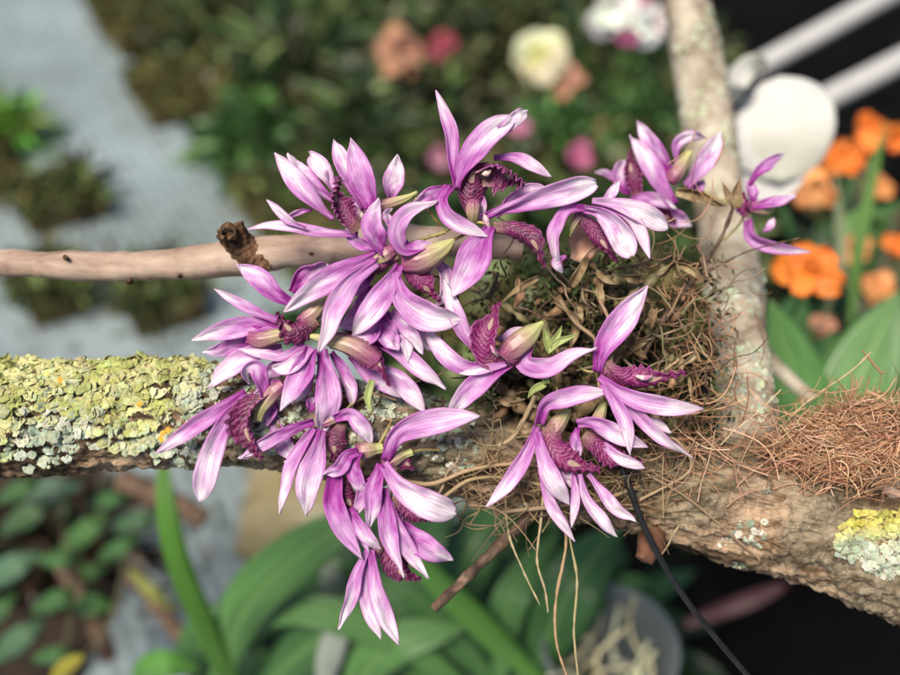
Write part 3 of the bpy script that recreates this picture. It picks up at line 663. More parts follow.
for k in range(46):
    x,y=r2.uniform(490,700),r2.uniform(262,450); a=r2.uniform(0,6.28); L=r2.uniform(18,48); dd=r2.uniform(-60,-26)
    mb=MB(); sheet(mb,[q(x,y,dd-6),q(x+math.cos(a)*L*.5,y+math.sin(a)*L*.5+r2.uniform(-5,5),dd+6),q(x+math.cos(a)*L,y+math.sin(a)*L,dd)],r2.uniform(4,12)*S,(r2.uniform(-60,60),r2.uniform(-90,90)),.7,base=.6,peak=.3,n=14,m=7,seed=k,wave=.2)
    mb.build('dry_bract',M['dead'],op,thick=.0002)
mb=MB(); sheet(mb,[q(578,262,-52),q(590,238,-44),q(606,252,-46)],38*S,(0,25),-.3,base=.5,peak=.5,seed=3,wave=.15); mb.build('dry_leaf',vary_mat('pale_dry_leaf',[(.35,g(206,150,130)),(.55,g(226,196,168)),(.7,g(200,190,150))],90,.7,.3,.001,trans=.2),op,thick=.0003)
lg=vary_mat('green_bract',[(.3,g(120,132,76)),(.6,g(160,172,110)),(.8,g(150,130,100))],150,.5,.3,.0005,trans=.2)
for pts in [[(549,349),(546,338),(544,328)],[(549,350),(556,338),(562,326)],[(547,352),(558,342),(578,334)],[(545,384),(534,390),(528,398)],[(547,384),(545,372),(556,364)],[(480,352),(470,340),(466,330)],[(372,380),(368,398),(372,414)]]:
    mb=MB(); sheet(mb,[q(x,y,-2+3*i) for i,(x,y) in enumerate(pts)],8*S,(0,20),.6,base=.8,peak=.3,n=12,m=7,seed=pts[0][0]); mb.build('green_bract',lg,op,thick=.0002)
for k in range(34):
    x,y=r2.uniform(480,690),r2.uniform(262,460); rr=r2.uniform(2,6); dd=r2.uniform(-64,-34); a=r2.uniform(0,3.1); L=rr*r2.uniform(.8,2.2)
    mb=MB(); tube(mb,[q(x-math.cos(a)*L,y-math.sin(a)*L,dd),q(x,y,dd+3),q(x+math.cos(a)*L,y+math.sin(a)*L,dd)],[rr*.5*S,rr*S,rr*.8*S,rr*.4*S],14,10,disp=lambda p,n,t,th:.0011*noise.noise(p*260)); mb.build('bark_chip',M['oldbark'],op)
mb=MB()
for k in range(95):   # wiry roots winding over everything in the middle
    x,y=r2.uniform(430,720),r2.uniform(255,520); pts=[q(x,y,r2.uniform(-70,-30))]; a=r2.uniform(0,6.28); dd=r2.uniform(-60,-22)
    for i in range(4): a+=r2.uniform(-.8,.8); L=r2.uniform(9,26); x+=math.cos(a)*L; y+=math.sin(a)*L*.8; pts.append(q(x,y,dd+r2.uniform(-8,8)))
    tube(mb,pts,[r2.uniform(.5,1.7)*S,r2.uniform(.4,1.1)*S],18,6,jit(r2.choice([(.22,.15,.09),(.14,.09,.055),(.34,.26,.17),(.09,.06,.035),(.18,.15,.085)]),.25))
mb.build('roots',M['fibre'],op)['kind']='stuff'
mb=MB()
for pts,r in [([(392,478),(430,484),(470,470),(520,464),(570,474)],2.6),([(440,500),(470,480),(510,478),(560,490)],2.2),([(500,512),(540,508),(600,500),(640,486)],2.4),([(535,396),(524,420),(512,438),(498,446)],2.8),([(560,300),(575,322),(594,338),(596,352)],2.6),([(600,300),(612,330),(606,352)],2.0),
   ([(640,500),(690,470),(676,440),(652,438)],1.6),([(600,440),(640,470),(690,500),(760,560)],1.4),([(330,402),(352,394),(376,394),(396,400)],1.8),([(352,440),(362,428),(374,418),(392,420)],2.2)]:
    tube(mb,[q(x,y,-24+3*math.sin(i*2+x)) for i,(x,y) in enumerate(pts)],[r*S,r*.7*S],40,8,jit((.34,.24,.15),.2),disp=lambda p,n,t,th:.0002*noise.noise(p*500))
mb.build('runner',M['fibre'],op)
mb=MB(); n=0
for k in range(9500):
    x,y=r2.gauss(590,70),r2.gauss(365,62)
    if not(470<x<735 and 245<y<480): continue
    f=noise.noise(Vector((x*.02,y*.02,0)))
    dd=-88+26*noise.noise(Vector((x*.015,y*.015,4)))+22*math.exp(-((x-590)/70)**2-((y-370)/70)**2)+r2.uniform(-9,9)
    col=jit(r2.choice([(.085,.08,.035),(.05,.04,.022),(.14,.12,.06),(.03,.025,.015),(.22,.17,.10),(.10,.13,.04)] if f<.25 else [(.3,.24,.16),(.16,.12,.07),(.12,.16,.05)]),.3)
    blade(mb,q(x,y,dd),rdir(.1)-FW*.5,r2.uniform(5,16)*S,r2.uniform(1.4,5)*S,col,.1,2)
tag(mb.build('moss_cushion',M['moss']),'brown and olive moss and litter packed around the orchid canes','moss',kind='stuff')
# a solid lump of old root mass carrying the moss
mb=MB(); rows=[]
cl=q(590,375,-118)
for i in range(40):
    ph=PI*i/39-PI/2; row=[]
    for j in range(60):
        th=2*PI*j/60; d=RT*math.cos(ph)*math.cos(th)*1.35+UP*math.sin(ph)*1.15+FW*math.cos(ph)*math.sin(th)*.5
        row.append(cl+d*78*S*(1+.18*noise.noise(d*2.3)+.12*noise.noise(d*7)))
    rows.append(row)
mb.grid(rows,lambda i,j:(i/39,j/60),None,True); mb.build('root_mass',vary_mat('root_mass_surface',[(.3,g(14,12,8)),(.5,g(34,28,20)),(.7,g(74,62,44))],120,.9,1,.002),op)
# ---------------------------------------------------------------- coir fibres
def fibres(name,label,n,area,dep,dirs,L,r,cols,seed):
    rr=random.Random(seed); mb=MB()
    for k in range(n):
        x,y=area(rr); a=rr.choice(dirs)+rr.gauss(0,.6); pts=[]; d=rr.uniform(*dep); l=L*rr.uniform(.5,1.4); cv=rr.gauss(0,.6)
        x-=math.cos(a)*l*.5; y-=math.sin(a)*l*.5; dz=rr.uniform(-8,8)
        for i in range(5): pts.append(q(x,y,d+dz*math.sin(i*.9))); x+=math.cos(a)*l/4; y+=math.sin(a)*l/4; a+=cv*.45+rr.gauss(0,.12)
        tube(mb,pts,[r*S*rr.uniform(.45,1.7)]*2,12,4,jit(rr.choice(cols),.25),cap=False)
    return tag(mb.build(name,M['fibre']),label,'fibre',kind='stuff')
CF=[(.60,.34,.20),(.42,.21,.12),(.74,.50,.33),(.26,.12,.06),(.56,.34,.21),(.48,.27,.16)]
def a1(r):
    x=min(925,r.gauss(850,33)); return x,r.gauss(444-(x-846)*.10,15+max(0,(x-800))*.06)
fibres('coir_fibre','dense tuft of rusty coconut fibre on top of the branch at right',2900,a1,(-62,-16),[-.25,-.1,.1,-.35,-.6],40,.42,CF,1)
def a2(r): x=r.gauss(690,32); return x,r.gauss(330+(x-690)*.6,55)
fibres('coir_fibre','loose reddish brown fibre in front of the upright branch',170,a2,(-85,-44),[.7,1.2,-.6,2.2,.2],44,.42,CF+[(.2,.09,.05)],2)
def a3(r): return r.uniform(660,800),r.gauss(452,28)
fibres('coir_fibre','stray brown fibres right of the flowers',110,a3,(-34,-18),[.5,.1,-.3,1.2,2.4],66,.42,CF+[(.25,.15,.08)],3)
def a4(r): return r.uniform(470,700),r.gauss(478,22)
fibres('coir_fibre','thin brown fibres crossing the branch below the lower right flowers',150,a4,(-36,-16),[.2,-.2,.6],60,.42,[(.25,.18,.1),(.35,.24,.14),(.2,.13,.07)],4)
def line(name,label,cat,pts,r0,r1,mat,col=None,dsp=None,n=60,sides=8,group=None):
    mb=MB(); tube(mb,[q(*p) for p in pts],[r0*S,r1*S],n,sides,col,disp=dsp); return tag(mb.build(name,mat),label,cat,group)
wob=lambda p,n,t,th:.00025*noise.noise(p*420)
hg='thin roots hanging under the branch'
line('hanging_root','longest hanging root, curling at the bottom edge','root',[(563,500,-40),(566,545,-34),(556,600,-30),(557,645,-30),(572,690,-30)],1.7,1.3,M['fibre'],(.42,.28,.16),wob,group=hg)
line('hanging_root','pale hanging root with a bend, right of the longest one','root',[(560,480,-40),(570,540,-30),(577,580,-28),(574,630,-28),(578,676,-28)],1.3,1.2,M['fibre'],(.40,.34,.18),wob,group=hg)
line('hanging_root','short looping root left of the longest one','root',[(545,480,-40),(541,520,-34),(537,560,-32),(545,590,-30),(548,612,-30)],1.6,.8,M['fibre'],(.46,.36,.22),wob,group=hg)
line('hanging_root','thin root slanting down across the brown twig','root',[(505,480,-40),(508,530,-30),(522,568,-28),(540,605,-28)],1.4,.7,M['fibre'],(.46,.38,.22),wob,group=hg)
line('brown_twig','broken brown twig pointing down left below the flowers','twig',[(575,480,-60),(530,517,-46),(482,562,-36),(434,609,-28)],7,5,M['twig'],None,lambda p,n,t,th:.0005*noise.noise(p*260),80,14)
line('black_wire','thin black wire hanging down to the lower right','wire',[(608,440,-30),(626,478,-20),(648,535,-18),(690,605,-18),(760,690,-18)],3.6,3.0,M['wire'],None,None,60,10)
line('dried_stem','dried flower stem rising to the small far right bloom','stem',[(640,360,-40),(668,312,-52),(700,270,-66),(722,236,-78),(736,200,-84)],3.2,1.8,M['twig'],None,wob)
line('dried_stem','thin dry side shoot crossing the upright branch','stem',[(690,282,-66),(722,264,-72),(752,250,-80),(800,238,-84)],1.2,.8,M['twig'],None,wob)
line('dried_stem','thin straw coloured stalk sticking up from the fibre tuft','stem',[(790,418,-40),(812,398,-36),(850,372,-32),(871,352,-30)],1.1,.8,M['fibre'],(.55,.42,.24),wob)
line('dried_stem','short crooked stalk near the end of the straw coloured one','stem',[(862,350,-34),(872,362,-32),(880,372,-32),(886,372,-32)],1.3,1.0,M['fibre'],(.35,.2,.12),wob)
line('dried_stem','upright spiky stalk above the fibre tuft','stem',[(850,410,-40),(852,392,-38),(853,374,-36)],2.6,.8,M['fibre'],(.35,.22,.14),wob)
mb=MB(); tube(mb,[q(655,530,-60),q(648,548,-46),q(643,560,-42)],[12*S,14*S,9*S],20,16,disp=lambda p,n,t,th:.0012*noise.noise(p*200)); tag(mb.build('wood_knob',vary_mat('rusty_wood',[(.3,g(58,36,26)),(.6,g(112,76,58))],150,.8,.6,.001)),'rusty brown knob under the branch beside the wire','knob')
mb=MB(); tube(mb,[q(905,500,-66),q(870,470,-56),q(845,440,-50)],[13*S,14*S,8*S],30,14,disp=lambda p,n,t,th:.0009*noise.noise(p*120)); tag(mb.build('pale_wood_splinter',M['smoothbark']),'pale split wood behind the fibre tuft at the right edge','wood')
#PART4
# ---------------------------------------------------------------- the orchid flowers
FG='purple orchid flowers in the cluster'
fi=[0]
def flower(hub,label,parts,D=0):
    fi[0]+=1; F=thing('orchid_flower',q(hub[0],hub[1],hub[2]+D),label,'flower',FG)
    for k,P_ in enumerate(parts):
        kind,pts,wd,ds=P_[:4]; o=P_[4] if len(P_)>4 else {}
        ds=tuple(d+D for d in ds); c=pix(pts,ds); seed=fi[0]*13.7+k*3.3; mb=MB(); rc=((fi[0]*7+k*3)%17)/17
        if kind=='p':
            ro=o.get('r',((k*37+fi[0]*11)%60-30,(k*53+fi[0]*7)%90-45)); ro=(ro[0]+(seed*7)%16-8,ro[1]+(seed*13)%36-18)
            sheet(mb,c,wd*S*.98,ro,o.get('cup',.30),base=o.get('base',.38),peak=o.get('peak',.52),tipp=o.get('tipp',2.1),n=34,m=15,seed=seed,hook=((seed*3.7)%1-.65)*.9,wave=o.get('wave',.17),crimp=.02,fold=o.get('fold',0),blunt=o.get('blunt',0))
            mb.build('petal',M['petal'],F,thick=.00028,color=(o.get('t',.5),rc,0,1))
        elif kind=='l':
            sheet(mb,c,wd*S*1.0,(o.get('r',(0,0))[0]+((k*29+fi[0]*17)%50-25),o.get('r',(0,0))[1]+((k*31+fi[0]*23)%70-35)),math.copysign(.12,o.get('cup',.75)),arc=(84 if o.get('cup',.75)>0 else 70),base=o.get('base',.55),peak=o.get('peak',.6),tipp=3.5,n=80,m=27,seed=seed,wave=.1,ruffle=o.get('ruf',.13)*1.15,ridge=.009,rfreq=o.get('rf',9),blunt=.35)
            mb.build('lip',M['lip'],F,thick=.0003,color=(o.get('t',.3),rc,0,1))
        elif kind=='s':
            sq=o.get('tip',.25)
            tube(mb,c,[wd*.34*S,wd*.46*S,wd*.42*S,wd*.28*S,wd*.4*sq*S],40,24,disp=lambda p,n,t,th:.0006*noise.noise(p*160)+.0002*math.sin(th*7)); mb.build('spur',M['spur'],F)
        elif kind=='c':
            tube(mb,c,[wd*.16*S,wd*.34*S,wd*.42*S,wd*.3*S,wd*.08*S],22,12); mb.build('column',M['column'],F)
        elif kind=='k':
            tube(mb,c,[wd*.5*S]*2,24,8); mb.build('flower_stalk',M['stalk'],F)
    return F
p,l,s,c,k='p','l','s','c','k'
flower((457,186,6),'topmost flower with one upright slender petal and a white tipped folded petal',[
 (p,[(456,190),(452,165),(450,130),(436,91)],15,(0,8,2),dict(t=.45,r=(20,-15),base=.5,cup=.5)),
 (p,[(457,188),(468,160),(490,133),(512,119)],27,(2,14,10),dict(t=.5,r=(-30,10),base=.35,tipp=3,blunt=.35)),
 (p,[(500,131),(514,120),(528,110)],15,(12,15,12),dict(t=1.0,r=(10,0),base=.8,tipp=4,peak=.4)),
 (p,[(494,158),(512,158),(532,165),(551,177)],15,(-10,-4,-2),dict(t=.6,r=(-25,-25))),
 (p,[(450,187),(442,202),(452,220),(488,237)],17,(8,16,10),dict(t=.45,r=(25,-30),base=.6)),
 (p,[(452,188),(436,192),(424,198),(410,208)],17,(-6,-2,-6),dict(t=.4,base=.5)),
 (p,[(478,190),(482,205),(478,222)],11,(-12,-8,-12),dict(t=.7)),
 (l,[(473,220),(470,196),(474,172),(489,164)],34,(-2,2,6),dict(cup=-.5,ruf=.03,t=.05,base=.3,peak=.55)),
 (l,[(480,174),(496,170),(512,177),(525,184)],31,(4,12,12),dict(cup=.5,r=(10,20),ruf=.12,t=.2,base=.6)),
 (c,[(482,174),(487,173),(491,170)],8,(14,16,16)),
 (s,[(474,200),(473,212),(474,224)],17,(2,2,-4)),(k,[(474,222),(460,226),(440,232)],3,(-4,-12,-16))])
flower((490,224,2),'flower with a long spoon shaped petal reaching right above the centre',[
 (p,[(482,217),(508,208),(535,200),(568,191),(596,183)],26,(0,10,8),dict(t=.62,r=(15,-8),base=.3,peak=.72,tipp=3,blunt=.3)),
 (p,[(496,215),(514,200),(538,190),(548,196)],22,(-14,-8,-10),dict(t=.55)),
 (p,[(491,226),(478,248),(467,272),(452,297)],35,(4,12,8),dict(t=.38,r=(-10,10),base=.3,peak=.45,wave=.06)),
 (l,[(493,227),(515,230),(535,244),(544,268)],23,(4,10,10),dict(cup=-.45,ruf=.08,t=.12,base=.5,rf=7)),
 (c,[(489,228),(486,220),(484,214)],8,(4,6,4)),(k,[(490,224),(470,222),(452,228),(436,236)],3.4,(0,-6,-12))])
flower((583,208,-4),'flower right of centre with two bright drooping white tipped petals',[
 (p,[(586,209),(566,212),(556,232),(556,254),(564,272)],18,(0,4,-6),dict(t=.5,r=(25,40),base=.5)),
 (p,[(600,205),(608,198),(614,190),(619,181)],11,(-2,0,0),dict(t=.8)),
 (p,[(592,201),(616,204),(644,214),(668,229)],22,(4,6,2),dict(t=1.0,r=(-20,10),base=.3,peak=.65,tipp=3,blunt=.2)),
 (p,[(584,209),(602,214),(618,232),(631,257)],26,(6,14,10),dict(t=.78,r=(20,0),base=.35,peak=.7,tipp=3.2,blunt=.25)),
 (p,[(600,205),(626,214),(640,230),(650,259)],14,(0,4,0),dict(t=.7)),
 (p,[(566,256),(556,262),(562,273)],10,(-4,-4,-6),dict(t=.6)),
 (l,[(575,214),(590,226),(604,244),(617,262)],20,(-8,-4,-4),dict(cup=-.5,ruf=.07,t=.3,base=.6)),
 (s,[(586,214),(576,220),(570,236)],9,(-8,-10,-14)),(k,[(582,206),(560,222),(552,262)],3,(-8,-20,-40))])
flower((350,216,0),'upper left flower lying open above the smooth branch with five spread petals',[
 (p,[(334,219),(316,204),(298,184),(275,153)],22,(0,8,2),dict(t=.7,r=(20,-10),base=.3,peak=.5)),
 (p,[(333,200),(318,188),(302,172),(287,154)],17,(-12,-6,-10),dict(t=.7)),
 (p,[(334,190),(326,176),(318,164),(310,153)],20,(-18,-14,-18),dict(t=1.0,peak=.6)),
 (p,[(366,208),(354,185),(342,160),(334,140)],22,(-4,2,-4),dict(t=.5,r=(20,20),base=.5)),
 (p,[(372,208),(366,186),(358,162),(351,139)],27,(0,4,0),dict(t=.45,r=(-25,-10),base=.6,peak=.35)),
 (p,[(390,200),(392,186),(396,170),(398,155)],23,(-24,-20,-22),dict(t=.75,peak=.4)),
 (p,[(358,235),(325,233),(290,227),(266,226),(248,230)],14,(2,6,8),dict(t=.65,r=(30,10),base=.5)),
 (p,[(306,228),(292,222),(280,212),(267,200)],10,(12,14,14),dict(t=.85)),
 (p,[(312,210),(296,213),(282,220)],7,(-10,-8,-8),dict(t=.5)),
 (p,[(390,202),(370,206),(350,200)],14,(-10,-8,-8),dict(t=.35)),
 (l,[(358,230),(345,217),(336,200),(338,177)],25,(6,12,12),dict(cup=.4,r=(30,30),ruf=.12,t=.25,rf=11)),
 (c,[(366,218),(357,214),(350,204)],13,(4,6,8)),(s,[(366,210),(388,204),(406,198),(417,192)],13,(-10,-12,-14)),
 (k,[(410,194),(424,206),(440,226)],3,(-16,-20,-30))])
flower((384,252,28),'flower in the middle with two curled upright petals and a long petal hanging left',[
 (p,[(384,254),(374,236),(372,220),(379,199)],24,(4,12,6),dict(t=.42,r=(30,-30),base=.6,peak=.35)),
 (p,[(398,244),(392,228),(386,214),(392,208)],14,(2,4,0),dict(t=.5,r=(50,20))),
 (p,[(428,246),(404,250),(396,232),(408,213),(438,201)],19,(0,16,6),dict(t=.5,r=(40,-20),base=.6,peak=.45)),
 (p,[(378,254),(350,268),(318,286),(284,311)],25,(4,14,10),dict(t=.52,r=(15,-10),base=.4,peak=.5)),
 (p,[(376,262),(352,282),(336,308),(330,330),(320,352)],23,(10,20,14),dict(t=.6,r=(-20,30),base=.45,peak=.5)),
 (p,[(404,240),(412,246),(434,244)],11,(0,6,2),dict(t=.4)),
 (p,[(376,268),(362,286),(346,296),(338,310)],15,(-6,-2,-4),dict(t=.4)),(p,[(386,250),(368,246),(354,240),(346,228)],13,(-8,-6,-8),dict(t=.35)),
 (l,[(398,256),(384,262),(372,272),(366,280)],22,(0,2,0),dict(cup=-.5,t=.1,ruf=.07)),
 (s,[(394,250),(380,258),(370,264)],17,(0,0,0)),(c,[(392,252),(400,246),(408,240)],9,(-2,-2,-2)),(k,[(396,248),(420,240),(446,232)],3.4,(-4,-10,-16))],6)
flower((404,266,34),'large central flower with a broad petal sweeping right and green spur pointing up',[
 (p,[(400,264),(388,286),(374,308),(352,336)],27,(4,14,12),dict(t=.5,r=(-12,8),base=.35,peak=.55)),
 (p,[(395,272),(404,298),(428,316),(463,320)],31,(6,16,12),dict(t=.65,r=(25,-5),base=.3,peak=.55,cup=.35)),
 (p,[(380,300),(370,312),(356,322),(335,327)],18,(-4,4,0),dict(t=.4,r=(30,-20),wave=.2)),
 (p,[(378,316),(384,328),(390,340),(398,351)],24,(-6,0,-2),dict(t=.35,base=.7,wave=.2)),
 (p,[(380,318),(372,336),(362,340),(346,339)],18,(-2,4,4),dict(t=.4,r=(10,40),wave=.2)),
 (p,[(372,288),(366,290),(357,312),(340,328)],15,(-6,-2,-2),dict(t=.5)),
 (p,[(398,300),(408,322),(418,338),(434,352)],19,(-14,-10,-12),dict(t=.6)),(p,[(386,312),(396,330),(406,344),(408,362)],16,(-10,-6,-8),dict(t=.7)),(p,[(434,256),(444,272),(446,290),(436,306)],20,(-18,-14,-18),dict(t=.8)),
 (l,[(404,262),(412,272),(424,286),(440,302)],24,(-4,2,-6),dict(cup=-.6,t=.45,ruf=.1,r=(0,15))),
 (l,[(396,290),(390,300),(386,306)],16,(-10,-8,-10),dict(t=.1,ruf=.08)),
 (s,[(404,264),(420,260),(438,252),(454,240)],29,(0,4,2),dict(tip=.12)),
 (p,[(410,280),(424,270),(436,256)],14,(-10,-8,-10),dict(t=.75)),
 (k,[(450,242),(470,232),(486,228)],3,(-2,-10,-14))])
flower((300,312,-14),'left flower with three slender petals fanned towards the smooth branch',[
 (p,[(294,304),(276,294),(258,278),(237,265)],22,(0,6,0),dict(t=.4,r=(-10,10),base=.4)),
 (p,[(277,321),(256,312),(236,301),(215,289)],12,(2,6,4),dict(t=.6,base=.6)),
 (p,[(280,330),(256,326),(226,330),(192,340)],22,(0,4,0),dict(t=.5,r=(20,0),base=.5,peak=.45)),
 (p,[(262,340),(240,342),(218,350),(202,353)],18,(-8,-6,-8),dict(t=.35,base=.6)),
 (p,[(282,348),(256,354),(234,366),(208,388)],24,(-6,-2,-4),dict(t=.8,base=.4)),
 (p,[(300,346),(286,362),(270,372),(254,380)],17,(-14,-10,-12),dict(t=.45)),(p,[(284,318),(268,322),(250,322),(236,318)],12,(-4,-2,-4),dict(t=.3)),
 (p,[(292,292),(302,278),(316,270),(328,264)],22,(-18,-16,-20),dict(t=.2)),
 (p,[(246,336),(262,334),(276,334)],20,(2,4,2),dict(t=.0,base=.8,peak=.3,tipp=4)),
 (s,[(249,337),(262,339),(280,335),(300,329)],20,(4,6,4),dict(tip=.15)),
 (l,[(318,322),(304,332),(290,330),(277,312)],27,(6,14,14),dict(cup=-.4,t=.1,ruf=.16,rf=8)),
 (s,[(300,322),(314,312),(326,296)],18,(-2,0,-4),dict(tip=.4)),(k,[(322,300),(340,290),(360,282)],3,(-10,-14,-20))])
flower((310,344,16),'flower at left centre with a brownish tube lip pointing down right',[
 (p,[(304,344),(284,356),(262,354),(239,349)],11,(2,8,6),dict(t=.7,base=.6)),
 (p,[(312,348),(300,360),(286,368),(272,367)],16,(6,14,12),dict(t=.8,r=(30,-20),base=.6,blunt=.2)),
 (p,[(311,348),(304,368),(294,388),(281,411)],25,(6,14,12),dict(t=.45,r=(-10,10),base=.5,peak=.4)),
 (p,[(322,350),(326,372),(328,398),(321,435)],28,(-4,4,4),dict(t=.55,r=(10,-10),base=.4,peak=.55)),
 (p,[(332,352),(344,370),(352,388),(352,408)],18,(-14,-10,-12),dict(t=.5)),(p,[(350,356),(368,374),(386,386),(404,398)],16,(-18,-14,-16),dict(t=.5)),
 (p,[(312,366),(308,380),(300,394),(292,404)],14,(-10,-10,-10),dict(t=.7)),
 (s,[(378,362),(352,346),(328,340),(306,335)],21,(9,9,3),dict(tip=.15)),
 (l,[(330,338),(352,344),(374,358),(391,386)],26,(8,14,12),dict(cup=-.5,t=.35,ruf=.05,base=.7,rf=12)),
 (p,[(370,340),(396,350),(420,368),(446,389)],20,(-14,-8,-8),dict(t=.55,base=.5)),
 (p,[(378,368),(394,376),(408,390),(425,412)],22,(-16,-12,-12),dict(t=.75,base=.5)),
 (k,[(308,340),(316,326),(330,318)],3,(0,-8,-14))])
flower((498,360,18),'single flower right of centre with its dark lip standing upright',[
 (p,[(484,356),(466,336),(455,312),(444,280)],18,(-2,6,4),dict(t=.65,r=(20,0),base=.5)),
 (p,[(492,364),(468,368),(446,356),(424,328)],19,(2,6,0),dict(t=.6,r=(-20,10),base=.5)),
 (p,[(392,311),(400,322),(414,334),(424,354)],21,(-2,4,0),dict(t=.75)),
 (p,[(532,336),(524,362),(548,368),(572,356),(597,348)],21,(-2,8,8),dict(t=.55,r=(30,-25),base=.6,peak=.4)),
 (p,[(510,364),(486,378),(464,396),(446,420)],23,(4,12,8),dict(t=.55,r=(10,-10),base=.4,peak=.5)),
 (p,[(506,364),(482,370),(459,374)],10,(10,14,14),dict(t=.75,base=.6)),
 (p,[(498,340),(512,334),(530,330)],12,(-10,-10,-12),dict(t=.8)),
 (l,[(500,362),(488,350),(490,328),(500,303)],27,(8,14,8),dict(cup=.3,t=.45,ruf=.06,base=.75,rf=7)),
 (l,[(488,350),(502,362),(520,352),(528,342)],20,(10,10,8),dict(cup=-.5,t=.05,ruf=.02,base=.5)),
 (s,[(502,356),(516,346),(530,334),(543,322)],27,(4,6,2),dict(tip=.1)),(c,[(498,356),(494,350),(491,344)],7,(14,18,18)),
 (k,[(534,332),(552,346),(560,372)],2.6,(-6,-20,-30))])
flower((603,376,10),'flower on the right with one broad petal pointing up and a magenta lip pointing right',[
 (p,[(597,372),(604,346),(624,318),(647,286)],29,(0,8,4),dict(t=.45,r=(-8,10),base=.35,peak=.5)),
 (p,[(599,377),(628,396),(664,406),(704,409)],21,(6,14,12),dict(t=.68,r=(20,-5),base=.4,peak=.5)),
 (p,[(608,390),(634,412),(662,438),(693,457)],15,(2,8,8),dict(t=.65,base=.5)),
 (p,[(602,384),(616,404),(626,426),(630,455)],15,(8,16,14),dict(t=.65,base=.5)),
 (p,[(640,418),(656,424),(671,433)],12,(-8,-6,-8),dict(t=1.0)),
 (p,[(602,362),(600,354),(596,346)],8,(-6,-4,-4),dict(t=.6)),
 (l,[(600,362),(620,378),(648,380),(685,373)],26,(0,4,6),dict(cup=-.3,t=.45,ruf=.1,base=.6,peak=.7,rf=9)),
 (c,[(636,376),(645,378),(652,376)],7,(10,12,10)),(s,[(604,374),(608,364),(612,356)],10,(-4,-4,-8)),(k,[(600,372),(584,370),(566,356)],2.6,(-6,-14,-22))])
flower((545,428,20),'left one of the lower right pair, arched petal on top and frilly magenta lip',[
 (p,[(538,424),(546,404),(572,396),(611,391)],20,(4,14,10),dict(t=.5,r=(30,-15),base=.6,peak=.5)),
 (p,[(537,426),(526,454),(508,484),(486,507)],17,(2,8,6),dict(t=.6,r=(-20,10),base=.45)),
 (p,[(538,432),(544,460),(554,482),(569,505)],20,(8,16,14),dict(t=.7,r=(15,-10),base=.4,peak=.6)),
 (p,[(540,470),(546,490),(556,512),(575,541)],14,(2,6,6),dict(t=.75)),
 (p,[(560,462),(568,474),(574,490)],14,(-8,-8,-8),dict(t=.8)),
 (l,[(550,424),(552,448),(572,464),(600,470)],32,(0,10,12),dict(cup=-.35,t=.4,ruf=.12,base=.6,peak=.65,rf=10)),
 (s,[(548,436),(558,424),(568,410)],19,(-6,-8,-14),dict(tip=.4)),(k,[(566,412),(560,396),(552,378)],2.6,(-12,-18,-26))])
flower((592,428,12),'right one of the lower right pair, with narrow white tipped petals hanging down',[
 (p,[(577,423),(594,422),(620,436),(647,447)],20,(6,14,10),dict(t=.68,r=(25,0),base=.5,peak=.45)),
 (p,[(604,444),(620,458),(645,468)],13,(4,10,10),dict(t=.95,base=.6)),
 (p,[(578,428),(575,440),(580,456)],12,(4,6,2),dict(t=.45)),
 (p,[(588,474),(602,492),(616,508),(636,521)],14,(2,8,8),dict(t=.8,base=.4,peak=.6)),
 (p,[(580,474),(586,498),(600,518),(617,537)],14,(4,10,10),dict(t=.92,base=.35,peak=.65)),
 (p,[(573,470),(575,490),(575,508),(571,528)],10,(0,4,4),dict(t=.75)),
 (p,[(558,456),(568,470),(578,480)],16,(-8,-8,-8),dict(t=.7)),
 (l,[(584,434),(600,444),(620,456),(642,462)],25,(0,6,6),dict(cup=-.4,t=.4,ruf=.12,base=.7,rf=9)),
 (s,[(590,430),(598,418),(604,402)],14,(-6,-8,-14),dict(tip=.3)),(k,[(603,404),(600,390),(596,372)],2.6,(-12,-20,-26))])
flower((386,462,24),'flower at the bottom with a broad white petal pointing right and an arched petal above',[
 (p,[(386,460),(396,436),(424,424),(480,416)],28,(4,14,10),dict(t=.55,r=(20,-15),base=.45,peak=.55)),
 (p,[(384,464),(400,486),(424,502),(456,514)],29,(10,20,16),dict(t=.82,r=(20,5),base=.4,peak=.65,tipp=3.2,blunt=.2)),
 (p,[(381,464),(374,490),(372,510),(368,530)],19,(8,14,12),dict(t=.38,base=.5,peak=.45)),
 (p,[(383,488),(386,516),(392,544),(405,577)],20,(6,12,12),dict(t=.45,base=.6,peak=.4)),
 (p,[(388,500),(400,534),(412,556),(428,579)],17,(2,8,10),dict(t=.6,base=.5)),
 (p,[(392,516),(410,536),(430,550),(453,560)],26,(-6,0,-2),dict(t=.3,r=(-20,10),base=.5)),
 (p,[(380,472),(366,486),(360,504),(352,518)],14,(0,4,2),dict(t=.4)),
 (p,[(402,504),(396,520),(400,540)],15,(-6,-4,-6),dict(t=.6)),
 (l,[(396,494),(410,510),(424,518),(436,520)],20,(2,4,4),dict(t=.15,ruf=.14,cup=-.3)),
 (l,[(392,462),(404,462),(414,470)],18,(-6,-6,-8),dict(t=.1,ruf=.05,cup=-.4)),
 (s,[(384,466),(396,458),(412,452)],16,(-4,-6,-10),dict(tip=.6)),(k,[(400,456),(420,450),(440,450)],3,(-8,-16,-24))])
